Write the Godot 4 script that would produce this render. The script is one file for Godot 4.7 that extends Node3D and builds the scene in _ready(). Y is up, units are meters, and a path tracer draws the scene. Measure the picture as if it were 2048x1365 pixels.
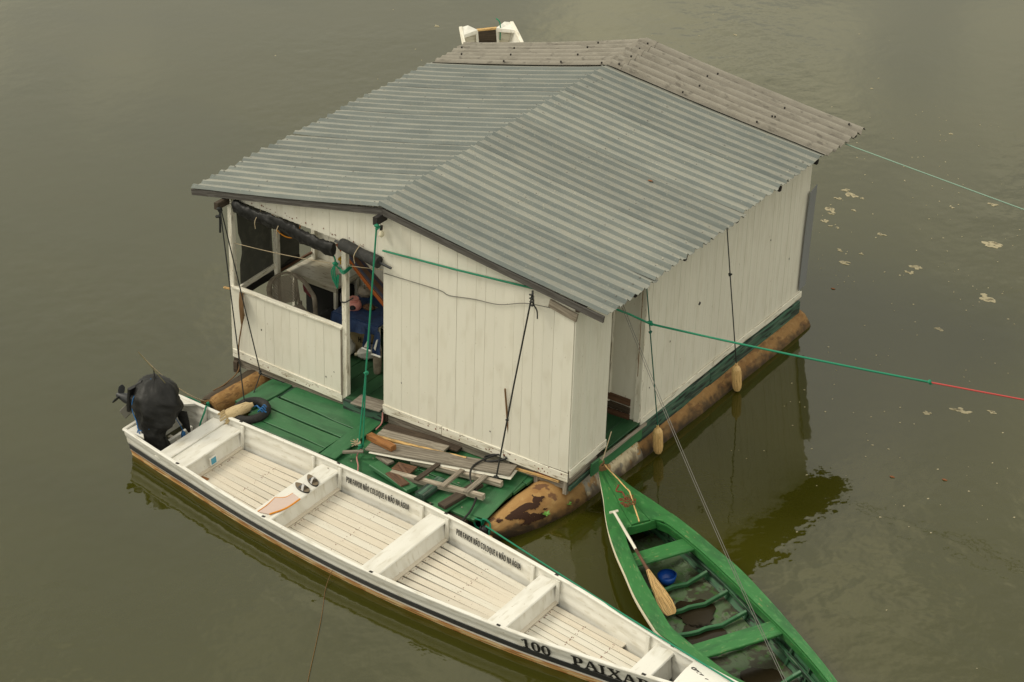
extends Node3D
# A floating wooden house on a muddy river, a white motor boat and a green canoe moored to it.
# Scene axes in the builders: (u along the house front, y up, v away from the viewer).

var R := RandomNumberGenerator.new()
var ST: SurfaceTool
var ORG := Vector3.ZERO
var UVFIX := false
var SPIN := 0.0
var PIV := Vector3.ZERO
var OFF := Vector3.ZERO
var LEAN := false      # house frame: the old house leans back a little on its raft
var used := {}
var TX := {}
var M := {}

# ---------------------------------------------------------------- shape helpers
func V(a: float, b: float, c: float) -> Vector3: return Vector3(a, b, c)
func xf(p: Vector3) -> Vector3:
	if SPIN != 0.0: p = PIV + (p - PIV).rotated(Vector3.UP, SPIN) + OFF
	if LEAN: return Vector3(p.x + .03 * p.y, .53 - .015 * p.z + p.y, -(p.z + .09 * p.y))
	return Vector3(p.x, p.y, -p.z)
func begin():
	ST = SurfaceTool.new(); ST.begin(Mesh.PRIMITIVE_TRIANGLES)
func vert(p: Vector3, t: Vector2):
	ST.set_uv(t); ST.add_vertex(p)
func tri(a, b, c, ta, tb, tc, out: Vector3):
	var n: Vector3 = (a - c).cross(a - b)
	if n.dot(out) < 0.0:
		vert(a, ta); vert(c, tc); vert(b, tb)
	else:
		vert(a, ta); vert(b, tb); vert(c, tc)
func face(a, b, c, d, ta, tb, tc, td, out: Vector3):
	tri(a, b, c, ta, tb, tc, out); tri(a, c, d, ta, tc, td, out)
func loft(rings: Array, smooth := false, caps := true):
	var rr := []
	var cc := []
	for r in rings:
		var q := PackedVector3Array()
		var m := Vector3.ZERO
		for p in r:
			var w := xf(p) - ORG
			q.append(w); m += w
		rr.append(q); cc.append(m / q.size())
	var n: int = rr[0].size()
	var mid: PackedVector3Array = rr[rr.size() / 2]
	var per := PackedFloat32Array([0.0])
	for j in n: per.append(per[j] + (2.2 / n if UVFIX else mid[j].distance_to(mid[(j + 1) % n])))
	var o := Vector2(R.randf() * 7.0, 0.0 if UVFIX else R.randf() * 7.0)
	ST.set_smooth_group(1 if smooth else -1)
	var L := 0.0
	for i in rr.size() - 1:
		var L2: float = L + cc[i].distance_to(cc[i + 1])
		for j in n:
			var k := (j + 1) % n
			var out: Vector3 = (rr[i][j] + rr[i][k] + rr[i + 1][k] + rr[i + 1][j]) * .25 - (cc[i] + cc[i + 1]) * .5
			face(rr[i][j], rr[i][k], rr[i + 1][k], rr[i + 1][j], o + Vector2(L, per[j]), o + Vector2(L, per[j + 1]), o + Vector2(L2, per[j + 1]), o + Vector2(L2, per[j]), out)
		L = L2
	if caps:
		ST.set_smooth_group(-1)
		for e in [0, rr.size() - 1]:
			var out: Vector3 = cc[0] - cc[1] if e == 0 else cc[e] - cc[e - 1]
			for j in n:
				var k := (j + 1) % n
				tri(cc[e], rr[e][j], rr[e][k], o, o + Vector2(.02, per[j]), o + Vector2(.02, per[j + 1]), out)
func rect(c: Vector3, s: Vector3, t: Vector3, w: float, h: float, b: float) -> PackedVector3Array:
	var x := w * .5
	var y := h * .5
	if b <= 0.0: return PackedVector3Array([c - s * x - t * y, c + s * x - t * y, c + s * x + t * y, c - s * x + t * y])
	return PackedVector3Array([c - s * (x - b) - t * y, c + s * (x - b) - t * y, c + s * x - t * (y - b), c + s * x + t * (y - b), c + s * (x - b) + t * y, c - s * (x - b) + t * y, c - s * x + t * (y - b), c - s * x - t * (y - b)])
func plank(a: Vector3, b: Vector3, up: Vector3, w: float, t: float, bev := .004, segs := 1, wob := 0.0):
	var d := (b - a).normalized()
	var s := d.cross(up).normalized()
	var u := s.cross(d).normalized()
	var rings := []
	for i in segs + 1:
		var f := float(i) / segs
		var c := a.lerp(b, f)
		if wob > 0.0: c += u * R.randf_range(-wob, wob) + s * R.randf_range(-wob, wob)
		var k := 1.0 + (R.randf_range(-.06, .06) if wob > 0.0 else 0.0)
		rings.append(rect(c, s, u, w * k, t, bev))
	loft(rings)
func box(c: Vector3, size: Vector3, bev := .004):
	plank(c - V(size.x * .5, 0, 0), c + V(size.x * .5, 0, 0), Vector3.UP, size.z, size.y, bev)
func circ(c: Vector3, a: Vector3, b: Vector3, r: float, n: int, jit := 0.0) -> PackedVector3Array:
	var q := PackedVector3Array()
	for j in n:
		var t := TAU * j / n
		q.append(c + (a * cos(t) + b * sin(t)) * r * (1.0 + R.randf_range(-jit, jit)))
	return q
func curve(p: Array, steps: int) -> Array:
	var o := []
	for i in p.size() - 1:
		var a: Vector3 = p[max(i - 1, 0)]
		var b: Vector3 = p[i]
		var c: Vector3 = p[i + 1]
		var d: Vector3 = p[min(i + 2, p.size() - 1)]
		for k in steps: o.append(b.cubic_interpolate(c, a, d, float(k) / steps))
	o.append(p[-1])
	return o
func sag(a: Vector3, b: Vector3, drop: float, n := 12) -> Array:
	var o := []
	for i in n + 1:
		var f := float(i) / n
		o.append(a.lerp(b, f) - V(0, drop * 4.0 * f * (1.0 - f), 0))
	return o
func tube(p: Array, r, n := 6, jit := 0.0):
	var rings := []
	var d0: Vector3 = (p[1] - p[0]).normalized()
	var a := d0.cross(Vector3.UP if absf(d0.y) < .9 else Vector3.RIGHT).normalized()
	for i in p.size():
		var d: Vector3 = (p[min(i + 1, p.size() - 1)] - p[max(i - 1, 0)]).normalized()
		a = (a - d * a.dot(d)).normalized()
		rings.append(circ(p[i], a, d.cross(a), r if r is float else r[i], n, jit))
	loft(rings, true)
# a skin of the given thickness over a grid of points
func sheet(rows: Array, th: float, smooth := true, tint := []):
	var m: int = rows.size()
	var n: int = rows[0].size()
	var g := []
	for r in rows:
		var q := PackedVector3Array()
		for p in r: q.append(xf(p) - ORG)
		g.append(q)
	var nn := []
	for i in m:
		var q := PackedVector3Array()
		for j in n:
			var du: Vector3 = g[min(i + 1, m - 1)][j] - g[max(i - 1, 0)][j]
			var dv: Vector3 = g[i][min(j + 1, n - 1)] - g[i][max(j - 1, 0)]
			q.append(du.cross(dv).normalized())
		nn.append(q)
	var o := Vector2(R.randf() * 7.0, R.randf() * 7.0)
	var lu := PackedFloat32Array([0.0])
	for i in m - 1: lu.append(lu[i] + g[i][n / 2].distance_to(g[i + 1][n / 2]))
	var lv := PackedFloat32Array([0.0])
	for j in n - 1: lv.append(lv[j] + g[m / 2][j].distance_to(g[m / 2][j + 1]))
	for s in [1.0, -1.0]:
		ST.set_smooth_group((1 if s > 0 else 2) if smooth else -1)
		for i in m - 1:
			for j in n - 1:
				var off: float = 0.0 if s > 0 else -th
				if tint: ST.set_color(tint[j % tint.size()])
				face(g[i][j] + nn[i][j] * off, g[i][j + 1] + nn[i][j + 1] * off, g[i + 1][j + 1] + nn[i + 1][j + 1] * off, g[i + 1][j] + nn[i + 1][j] * off,
					o + Vector2(lu[i], lv[j]), o + Vector2(lu[i], lv[j + 1]), o + Vector2(lu[i + 1], lv[j + 1]), o + Vector2(lu[i + 1], lv[j]), nn[i][j] * s)
	ST.set_smooth_group(-1)
	var ring := []
	for j in n: ring.append([0, j])
	for i in range(1, m): ring.append([i, n - 1])
	for j in range(n - 2, -1, -1): ring.append([m - 1, j])
	for i in range(m - 2, 0, -1): ring.append([i, 0])
	var mid: Vector3 = g[m / 2][n / 2]
	for k in ring.size():
		var a = ring[k]
		var b = ring[(k + 1) % ring.size()]
		var pa: Vector3 = g[a[0]][a[1]]
		var pb: Vector3 = g[b[0]][b[1]]
		face(pa, pb, pb - nn[b[0]][b[1]] * th, pa - nn[a[0]][a[1]] * th, o, o + Vector2(.05, 0), o + Vector2(.05, th), o + Vector2(0, th), (pa + pb) * .5 - mid)
# a lumpy closed body: noise-pushed ellipsoid with folds
func blob(c: Vector3, r: Vector3, sd: int, amp := .12, fr := 1.6, nl := 12, nm := 18, squash := 0.0):
	var f := FastNoiseLite.new()
	f.seed = sd; f.frequency = fr; f.fractal_octaves = 3
	var rings := []
	for i in nl + 1:
		var th := PI * (.03 + .94 * float(i) / nl)
		var q := PackedVector3Array()
		for j in nm:
			var ph := TAU * j / nm
			var d := V(sin(th) * cos(ph), cos(th), sin(th) * sin(ph))
			var k := 1.0 + amp * (absf(f.get_noise_3dv(d * 1.3)) * 3.0 - .6)
			var p := V(d.x * r.x, d.y * r.y, d.z * r.z) * k
			if squash > 0.0 and p.y < -r.y * squash: p.y = -r.y * squash
			q.append(c + p)
		rings.append(q)
	loft(rings, true)

# ---------------------------------------------------------------- scene helpers
func numbered(called: String, parent: Node) -> String:
	var key := str(parent.get_instance_id()) + called
	var k: int = used.get(key, 0)
	used[key] = k + 1
	return called if k == 0 else "%s_%03d" % [called, k]
func meta(o: Node, label: String, category: String, group := ""):
	o.set_meta("label", label); o.set_meta("category", category)
	if group: o.set_meta("group", group)
func thing(called: String, label: String, category: String, base: Vector3, group := "") -> Node3D:
	var o := Node3D.new()
	o.name = numbered(called, self); add_child(o, true)
	ORG = xf(base); o.position = ORG
	meta(o, label, category, group)
	return o
func part(called: String, m: Material, parent: Node, stuff := false) -> MeshInstance3D:
	ST.generate_normals()
	var o := MeshInstance3D.new()
	o.mesh = ST.commit(); o.material_override = m
	o.name = numbered(called, parent); parent.add_child(o, true)
	if stuff: o.set_meta("kind", "stuff")
	begin()
	return o
func solo(called: String, m: Material, label: String, category: String, group := "") -> MeshInstance3D:
	var o := part(called, m, self)
	o.position = ORG; meta(o, label, category, group)
	return o
func base_at(p: Vector3): ORG = xf(p); begin()
func struct(called: String, m: Material) -> MeshInstance3D:
	var o := part(called, m, self)
	o.position = ORG; o.set_meta("kind", "structure")
	return o
func text(s: String, parent: Node, p: Vector3, right: Vector3, up: Vector3, hgt: float, width: float, m: Material, called := "lettering", fontname := "Droid Sans"):
	var f := SystemFont.new()
	f.font_names = PackedStringArray([fontname]); f.font_weight = 700
	var t := TextMesh.new()
	t.text = s; t.font = f; t.font_size = 32; t.pixel_size = .01; t.depth = .02
	t.horizontal_alignment = HORIZONTAL_ALIGNMENT_LEFT; t.vertical_alignment = VERTICAL_ALIGNMENT_CENTER
	var ab := t.get_aabb()
	var o := MeshInstance3D.new()
	o.mesh = t; o.material_override = m
	o.name = numbered(called, parent); parent.add_child(o, true)
	var r := (xf(p + right) - xf(p)).normalized()
	var uu := (xf(p + up) - xf(p)).normalized()
	var z := r.cross(uu).normalized()
	var sx := width / ab.size.x
	var sy := hgt / ab.size.y
	o.transform = Transform3D(Basis(r * sx, uu * sy, z * .15), xf(p) - ORG - r * ab.position.x * sx)

# ---------------------------------------------------------------- textures and materials
func C(r: float, g: float, b: float) -> Color: return Color(r / 255.0, g / 255.0, b / 255.0)
# layer: [seed, frequency, octaves, stretch x, stretch y, low, high, colour, strength, (noise type)]
func tex(called: String, n: int, base: Color, layers: Array):
	var px := PackedFloat32Array()
	px.resize(n * n * 3)
	for i in n * n:
		px[i * 3] = base.r; px[i * 3 + 1] = base.g; px[i * 3 + 2] = base.b
	for l in layers:
		var f := FastNoiseLite.new()
		f.seed = l[0]; f.frequency = l[1]; f.fractal_octaves = l[2]
		if l.size() > 9: f.noise_type = l[9]
		var im := f.get_seamless_image(int(n / l[3]), int(n / l[4]))
		im.resize(n, n, Image.INTERPOLATE_CUBIC)
		im.convert(Image.FORMAT_L8)
		var by := im.get_data()
		var lut := PackedFloat32Array()
		for k in 256: lut.append(smoothstep(l[5], l[6], k / 255.0) * l[8])
		var c: Color = l[7]
		for i in n * n:
			var a := lut[by[i]]
			if a > 0.0:
				var q := i * 3
				px[q] += (c.r - px[q]) * a; px[q + 1] += (c.g - px[q + 1]) * a; px[q + 2] += (c.b - px[q + 2]) * a
	var out := PackedByteArray()
	out.resize(n * n * 3)
	for i in n * n * 3: out[i] = int(clampf(px[i], 0, 1) * 255.0)
	var img := Image.create_from_data(n, n, false, Image.FORMAT_RGB8, out)
	TX[called] = ImageTexture.create_from_image(img)
# slime and rust left by the river on the lower half of a pipe (texture rows run round the pipe)
func waterline(called: String):
	var im: Image = TX[called].get_image()
	var n := im.get_width()
	var f := FastNoiseLite.new()
	f.seed = 91; f.frequency = .02; f.fractal_octaves = 4
	var nz := f.get_seamless_image(n, n)
	for y in int(n * .62):
		for x in n:
			var g := smoothstep(.60, .50, float(y) / n + (nz.get_pixel(x, y).r - .5) * .09)
			if g > 0.0: im.set_pixel(x, y, im.get_pixel(x, y).lerp(C(46, 36, 24), g * .85))
	TX[called] = ImageTexture.create_from_image(im)
func bumps(called: String, n: int, fr: float, oct: int, sx: float, sy: float, sd: int):
	var f := FastNoiseLite.new()
	f.seed = sd; f.frequency = fr; f.fractal_octaves = oct
	var im := f.get_seamless_image(int(n / sx), int(n / sy))
	im.resize(n, n, Image.INTERPOLATE_CUBIC); im.convert(Image.FORMAT_L8)
	TX[called] = ImageTexture.create_from_image(im)
func mat(called: String, t: String, tile: Vector2, rough: float, o := {}) -> StandardMaterial3D:
	var m := StandardMaterial3D.new()
	if t: m.albedo_texture = TX[t]
	m.albedo_color = o.get("tint", Color.WHITE)
	m.uv1_scale = Vector3(1.0 / tile.x, 1.0 / tile.y, 1)
	m.roughness = rough
	m.metallic = o.get("metal", 0.0)
	m.metallic_specular = o.get("spec", .5)
	if o.has("bump"):
		m.heightmap_enabled = true; m.heightmap_texture = TX[o.bump]; m.heightmap_scale = o.get("bs", .3)
	M[called] = m
	return m
func plain(called: String, c: Color, rough := .6, o := {}) -> StandardMaterial3D:
	o["tint"] = c
	return mat(called, "", Vector2.ONE, rough, o)
# tone variants of one material, for pieces of one kind
func tones(called: String, n: int, spread: float, warm := .0):
	var a := []
	for i in n:
		var m: StandardMaterial3D = M[called].duplicate()
		var k := 1.0 - spread * R.randf()
		var w := warm * R.randf()
		var b: Color = M[called].albedo_color
		m.albedo_color = Color(b.r * k, b.g * k * (1.0 - w * .5), b.b * k * (1.0 - w))
		a.append(m)
	M[called + "s"] = a
func pick(called: String) -> Material: return M[called + "s"][R.randi() % M[called + "s"].size()]

func make_materials():
	tex("white_paint", 384, C(225, 224, 216), [[1, .008, 3, 1.5, 1, .5, .9, C(213, 211, 200), .5], [3, .04, 3, 1, 1, .84, .93, C(140, 124, 98), .35]])
	tex("dirty_white", 384, C(222, 218, 204), [[5, .012, 3, 2, 1, .45, .85, C(194, 187, 168), .6], [6, .03, 4, 3, 1, .68, .88, C(120, 108, 88), .6], [7, .05, 2, 1, 1, .83, .92, C(102, 74, 48), .6]])
	tex("green_paint", 384, C(54, 110, 70), [[8, .008, 3, 2, 1, .4, .9, C(42, 92, 58), .7], [9, .04, 4, 3, 1, .6, .95, C(78, 132, 92), .35], [10, .03, 4, 1.5, 1, .76, .9, C(120, 148, 120), .28], [11, .05, 3, 1, 1, .82, .92, C(36, 54, 36), .5]])
	tex("worn_green", 384, C(58, 92, 74), [[12, .015, 4, 4, 1, .4, .7, C(30, 44, 38), .9], [13, .03, 4, 5, 1, .55, .8, C(98, 112, 96), .7], [14, .02, 3, 2, 1, .68, .8, C(18, 22, 20), .9]])
	tex("wood", 384, C(150, 142, 129), [[15, .02, 4, 10, 1, .4, .8, C(108, 99, 86), .7], [16, .08, 2, 12, 1, .55, .9, C(76, 68, 58), .5], [17, .012, 3, 2, 1, .5, .9, C(174, 167, 153), .5], [18, .06, 2, 2, 1, .86, .95, C(48, 41, 35), .6]])
	tex("galvanised", 512, C(147, 151, 147), [[19, .006, 3, 1.5, 1, .4, .8, C(131, 137, 135), .6], [20, .02, 4, 1, 1, .5, .85, C(156, 155, 145), .35], [22, .05, 4, 1, 1, .70, .9, C(116, 122, 121), .4], [23, .07, 2, 1, 1, .80, .88, C(194, 191, 176), .65]])
	tex("fibre", 512, C(134, 130, 121), [[25, .008, 3, 1.2, 1, .4, .8, C(119, 115, 106), .6], [26, .04, 5, 1, 1, .5, .85, C(150, 145, 134), .4], [27, .02, 5, 1.3, 1, .68, .86, C(86, 82, 76), .45], [28, .1, 2, 1, 1, .78, .95, C(164, 160, 150), .5]])
	tex("rust_pipe", 512, C(172, 132, 78), [[29, .008, 4, 1, 1, .42, .7, C(152, 110, 60), .6], [30, .02, 5, 1, 1, .56, .78, C(192, 158, 102), .5], [31, .006, 5, 1, 1, .70, .74, C(96, 62, 42), .7], [34, .12, 3, 1, 1, .72, .95, C(92, 66, 42), .4]])
	tex("flaky_pipe", 512, C(162, 120, 72), [[29, .01, 4, 1, 1, .42, .7, C(142, 100, 56), .7], [30, .03, 5, 1, 1, .56, .78, C(180, 140, 92), .5], [133, .03, 5, 2.5, 1, .64, .72, C(112, 78, 46), .6], [34, .12, 3, 1.5, 1, .72, .9, C(80, 58, 38), .4]])
	tex("pale_pipe", 384, C(206, 192, 160), [[29, .012, 4, 1, 1, .5, .6, C(134, 130, 120), .8], [30, .02, 5, 1, 1, .6, .66, C(176, 132, 74), .8], [34, .1, 3, 1, 1, .7, .85, C(90, 64, 40), .5]])
	for k in ["rust_pipe", "flaky_pipe", "pale_pipe"]: waterline(k)
	tex("boat_white", 384, C(222, 220, 212), [[35, .008, 4, 1.5, 1, .45, .9, C(204, 200, 188), .6], [36, .02, 5, 2, 1, .66, .9, C(178, 170, 150), .35], [37, .06, 3, 1, 1, .82, .93, C(150, 132, 104), .45]])
	tex("slat", 384, C(217, 212, 199), [[38, .02, 3, 8, 1, .5, .9, C(203, 195, 178), .5], [39, .08, 2, 8, 1, .7, .95, C(186, 175, 150), .35], [41, .07, 1, 1, 1, .92, .96, C(80, 66, 48), .7]])
	tex("orange_stain", 384, C(196, 150, 92), [[42, .02, 4, 3, 1, .4, .7, C(222, 200, 156), .9], [43, .02, 4, 4, 1, .58, .8, C(150, 92, 40), .8]])
	tex("bilge", 512, C(76, 94, 66), [[44, .005, 4, 1, 1, .46, .6, C(50, 46, 30), .8], [45, .01, 5, 1, 1, .64, .72, C(112, 128, 106), .6], [46, .02, 4, 1, 1, .56, .8, C(56, 98, 36), .7], [47, .05, 4, 3, 1, .64, .9, C(32, 30, 20), .6]])
	tex("canoe_paint", 512, C(50, 112, 62), [[8, .006, 4, 2, 1, .4, .85, C(38, 92, 52), .8], [9, .03, 5, 3, 1, .56, .9, C(84, 142, 98), .4], [10, .02, 5, 1.5, 1, .66, .84, C(112, 140, 104), .4], [111, .04, 4, 2.5, 1, .80, .84, C(150, 132, 98), .75], [11, .06, 3, 1, 1, .80, .9, C(34, 50, 32), .6]])
	tex("black_cloth", 256, C(25, 25, 24), [[49, .03, 4, 1, 1, .5, .95, C(38, 37, 35), .6]])
	tex("screen", 256, C(74, 75, 68), [[51, .02, 3, 1, 1, .4, .9, C(90, 90, 80), .7], [52, .25, 1, 1, 1, .5, .9, C(60, 61, 56), .5]])
	tex("paddle_wood", 256, C(214, 178, 118), [[53, .03, 3, 10, 1, .4, .8, C(176, 134, 78), .8], [54, .06, 3, 8, 1, .62, .8, C(74, 54, 34), .8]])
	tex("blue_cloth", 256, C(34, 58, 98), [[55, .02, 4, 1, 1, .4, .9, C(22, 40, 74), .8], [56, .06, 3, 1, 1, .74, .9, C(84, 100, 124), .4]])
	tex("plastic", 256, C(142, 132, 117), [[57, .02, 4, 1, 1, .4, .9, C(116, 106, 93), .8], [58, .1, 3, 1, 1, .66, .9, C(94, 84, 72), .5]])
	tex("silt", 512, C(106, 108, 62), [[59, .008, 4, 2, 1, .3, .8, C(114, 114, 68), .8], [60, .02, 4, 3, 1, .5, .9, C(100, 102, 58), .6]])
	bumps("grain_bump", 256, .05, 3, 8, 1, 70)
	bumps("rough_bump", 256, .08, 4, 1, 1, 71)
	bumps("fold_bump", 256, .02, 4, 1, 1.6, 72)
	mat("white_board", "white_paint", Vector2(1.6, .8), .55, {"tint": Color(.975, .965, .94)}); tones("white_board", 5, .014, .008)
	mat("trim", "dirty_white", Vector2(1.4, .6), .6, {"bump": "rough_bump", "bs": .12})
	mat("green_plank", "green_paint", Vector2(1.5, .7), .42, {"bump": "grain_bump", "bs": .08}); tones("green_plank", 5, .10, .04)
	mat("floor_green", "green_paint", Vector2(1.5, .7), .55, {"tint": Color(.72, .74, .72), "bump": "grain_bump", "bs": .08}); tones("floor_green", 4, .12, .05)
	mat("green_canoe", "canoe_paint", Vector2(1.6, .9), .5, {"tint": Color(.86, .96, .82), "bump": "grain_bump", "bs": .05})
	mat("inner_green", "worn_green", Vector2(1.2, .6), .6, {"tint": Color(.85, 1.0, .85)})
	mat("worn_green", "worn_green", Vector2(1.6, .5), .75, {"bump": "rough_bump", "bs": .3})
	mat("old_wood", "wood", Vector2(.9, .3), .85, {"bump": "grain_bump", "bs": .2, "tint": Color(1.0, 1.0, 1.0)}); tones("old_wood", 5, .16, .04)
	mat("pale_wood", "wood", Vector2(.9, .3), .85, {"bump": "grain_bump", "bs": .2, "tint": Color(1.14, 1.13, 1.12)})
	mat("table_top", "dirty_white", Vector2(1, .6), .5, {"tint": Color(.78, .77, .74)})
	mat("dark_wood", "wood", Vector2(.9, .3), .85, {"bump": "grain_bump", "bs": .2, "tint": Color(.55, .5, .45)}); tones("dark_wood", 4, .3, .1)
	mat("brown_wood", "wood", Vector2(.9, .3), .8, {"bump": "grain_bump", "bs": .15, "tint": Color(.72, .56, .46)}); tones("brown_wood", 4, .25, .1)
	mat("orange_wood", "wood", Vector2(.9, .3), .7, {"bump": "grain_bump", "bs": .12, "tint": Color(1.0, .72, .44)})
	mat("bark_pole", "paddle_wood", Vector2(.4, .2), .8, {"bump": "rough_bump", "bs": .3})
	mat("galvanised", "galvanised", Vector2(2.2, 1.4), .6, {"spec": .3}); tones("galvanised", 6, .10, .03)
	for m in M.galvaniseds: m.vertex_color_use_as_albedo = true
	mat("fibre", "fibre", Vector2(2.4, 1.2), .9, {"bump": "rough_bump", "bs": .15}).vertex_color_use_as_albedo = true
	mat("rust_pipe", "rust_pipe", Vector2(2.2, 2.15), .75, {"bump": "rough_bump", "bs": .25, "tint": Color(.93, .93, .93)})
	mat("flaky_pipe", "flaky_pipe", Vector2(2.2, 2.2), .85, {"bump": "rough_bump", "bs": .5, "tint": Color(.86, .88, .86)})
	mat("left_pipe", "flaky_pipe", Vector2(1.3, 1.6), .8, {"bump": "rough_bump", "bs": .3, "tint": Color(.97, 1.0, .98)})
	mat("pale_pipe", "pale_pipe", Vector2(1.6, 2.2), .7, {"bump": "rough_bump", "bs": .2})
	mat("grey_timber", "wood", Vector2(.9, .3), .85, {"bump": "grain_bump", "bs": .2, "tint": Color(.56, .57, .60)})
	mat("boat_white", "boat_white", Vector2(1.8, .9), .4, {})
	mat("slat", "slat", Vector2(1.2, .5), .65, {"bump": "grain_bump", "bs": .06}); tones("slat", 5, .08, .05)
	mat("orange_stain", "orange_stain", Vector2(1.5, .4), .6)
	mat("bilge", "bilge", Vector2(1.5, 1.5), .45, {"bump": "rough_bump", "bs": .2})
	mat("tarp", "black_cloth", Vector2(.6, .6), .5, {"bump": "fold_bump", "bs": .4, "spec": .35})
	mat("old_fender", "dirty_white", Vector2(.5, .3), .8, {"tint": Color(.86, .78, .64), "bump": "rough_bump", "bs": .3})
	mat("fender", "dirty_white", Vector2(.5, .2), .6, {"tint": Color(.96, .82, .60)})
	mat("charcoal", "black_cloth", Vector2(.6, .6), .7, {"bump": "fold_bump", "bs": .4, "spec": .3, "tint": Color(1.8, 1.8, 1.82)})
	mat("screen", "screen", Vector2(.8, .8), .85)
	mat("paddle", "paddle_wood", Vector2(.5, .16), .75, {"bump": "grain_bump", "bs": .15})
	mat("blue_cloth", "blue_cloth", Vector2(.8, .8), .6, {"bump": "fold_bump", "bs": .4})
	mat("plastic", "plastic", Vector2(.8, .8), .5)
	mat("rubber", "black_cloth", Vector2(.4, .4), .8, {"bump": "rough_bump", "bs": .3, "tint": Color(1.2, 1.18, 1.15)})
	plain("black", C(22, 22, 22), .5); plain("black_paint", C(42, 44, 46), .5); plain("ink", C(30, 30, 30), .6)
	plain("green_rope", C(10, 120, 88), .7); plain("red_rope", C(176, 66, 62), .7); plain("black_rope", C(34, 36, 34), .8); plain("brown_rope", C(112, 84, 52), .9)
	plain("beige_rope", C(176, 160, 132), .9); plain("blue_rope", C(28, 92, 146), .7); plain("teal_rope", C(124, 150, 134), .8); plain("wire", C(96, 94, 88), .6)
	plain("rust", C(110, 58, 32), .9); mat("rust_scab", "rust_pipe", Vector2(.6, .6), .95, {"tint": Color(.5, .40, .38)}); plain("dead_leaf", C(124, 78, 46), .9); plain("olive", C(86, 80, 46), .8); plain("bilge_water", C(40, 34, 22), .16, {"spec": .3}); plain("bolt", C(34, 30, 28), .8); plain("pale", C(214, 206, 180), .7)
	plain("pink", C(206, 136, 126), .45); plain("yellow", C(206, 164, 40), .5); plain("white_plastic", C(206, 206, 198), .4); plain("grey_panel", C(126, 128, 130), .5)
	plain("cream", C(168, 152, 116), .7); plain("leaf", C(86, 136, 48), .6); plain("shirt", C(198, 178, 168), .9); plain("pink_rope", C(176, 122, 116), .9); plain("orange", C(216, 138, 30), .8)
	plain("sole", C(112, 99, 80), .8); plain("strap", C(176, 174, 172), .7); plain("blue", C(20, 70, 150), .35); plain("sky_sticker", C(74, 150, 180), .5); plain("foam", C(158, 149, 122), .9)
	plain("steel", C(120, 118, 112), .5, {"metal": .6}); plain("maroon", C(112, 44, 50), .7); plain("deep", C(24, 24, 22), .95)

func sky_and_light():
	var cam := Camera3D.new()
	cam.name = "camera"
	cam.fov = 18.903; cam.near = .2; cam.far = 900.0
	cam.transform = Transform3D(Basis(V(.79965, -.05072, -.59832), V(-.26269, .86646, -.42454), V(.53995, .49666, .67955)).orthonormalized(), V(18.941, 15.052, 17.458))
	add_child(cam); cam.make_current()
	var e := Environment.new()
	var sm := ProceduralSkyMaterial.new()
	sm.sky_top_color = C(228, 226, 217); sm.sky_horizon_color = C(233, 230, 211); sm.sky_curve = .25
	sm.ground_bottom_color = C(90, 86, 62); sm.ground_horizon_color = C(150, 144, 120)
	var cf := FastNoiseLite.new()
	cf.seed = 44; cf.frequency = .045; cf.fractal_octaves = 5
	var ci_ := cf.get_seamless_image(512, 256)
	ci_.convert(Image.FORMAT_RGBA8)
	for y in 256:
		for x in 512:
			var g := smoothstep(.45, .85, ci_.get_pixel(x, y).r)
			ci_.set_pixel(x, y, Color(1, .97, .88, g * .5))
	sm.sky_cover = ImageTexture.create_from_image(ci_)
	sm.sky_cover_modulate = Color(1.0, .97, .80)
	sm.sun_angle_max = 0.0
	var sk := Sky.new()
	sk.sky_material = sm
	e.background_mode = Environment.BG_SKY; e.sky = sk; e.background_energy_multiplier = 1.06
	e.ambient_light_source = Environment.AMBIENT_SOURCE_SKY
	e.tonemap_mode = Environment.TONE_MAPPER_LINEAR; e.tonemap_exposure = 1.1
	e.sdfgi_enabled = true; e.ssao_enabled = true; e.ssil_enabled = true
	var we := WorldEnvironment.new()
	we.name = "environment"; we.environment = e; add_child(we)
	var sun := DirectionalLight3D.new()
	sun.name = "sun"
	sun.light_energy = .58; sun.light_angular_distance = 22.0; sun.light_color = Color(1.0, .97, .90); sun.shadow_enabled = true
	add_child(sun)
	sun.look_at_from_position(Vector3.ZERO, V(.92, -1.0, -.36))

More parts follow.
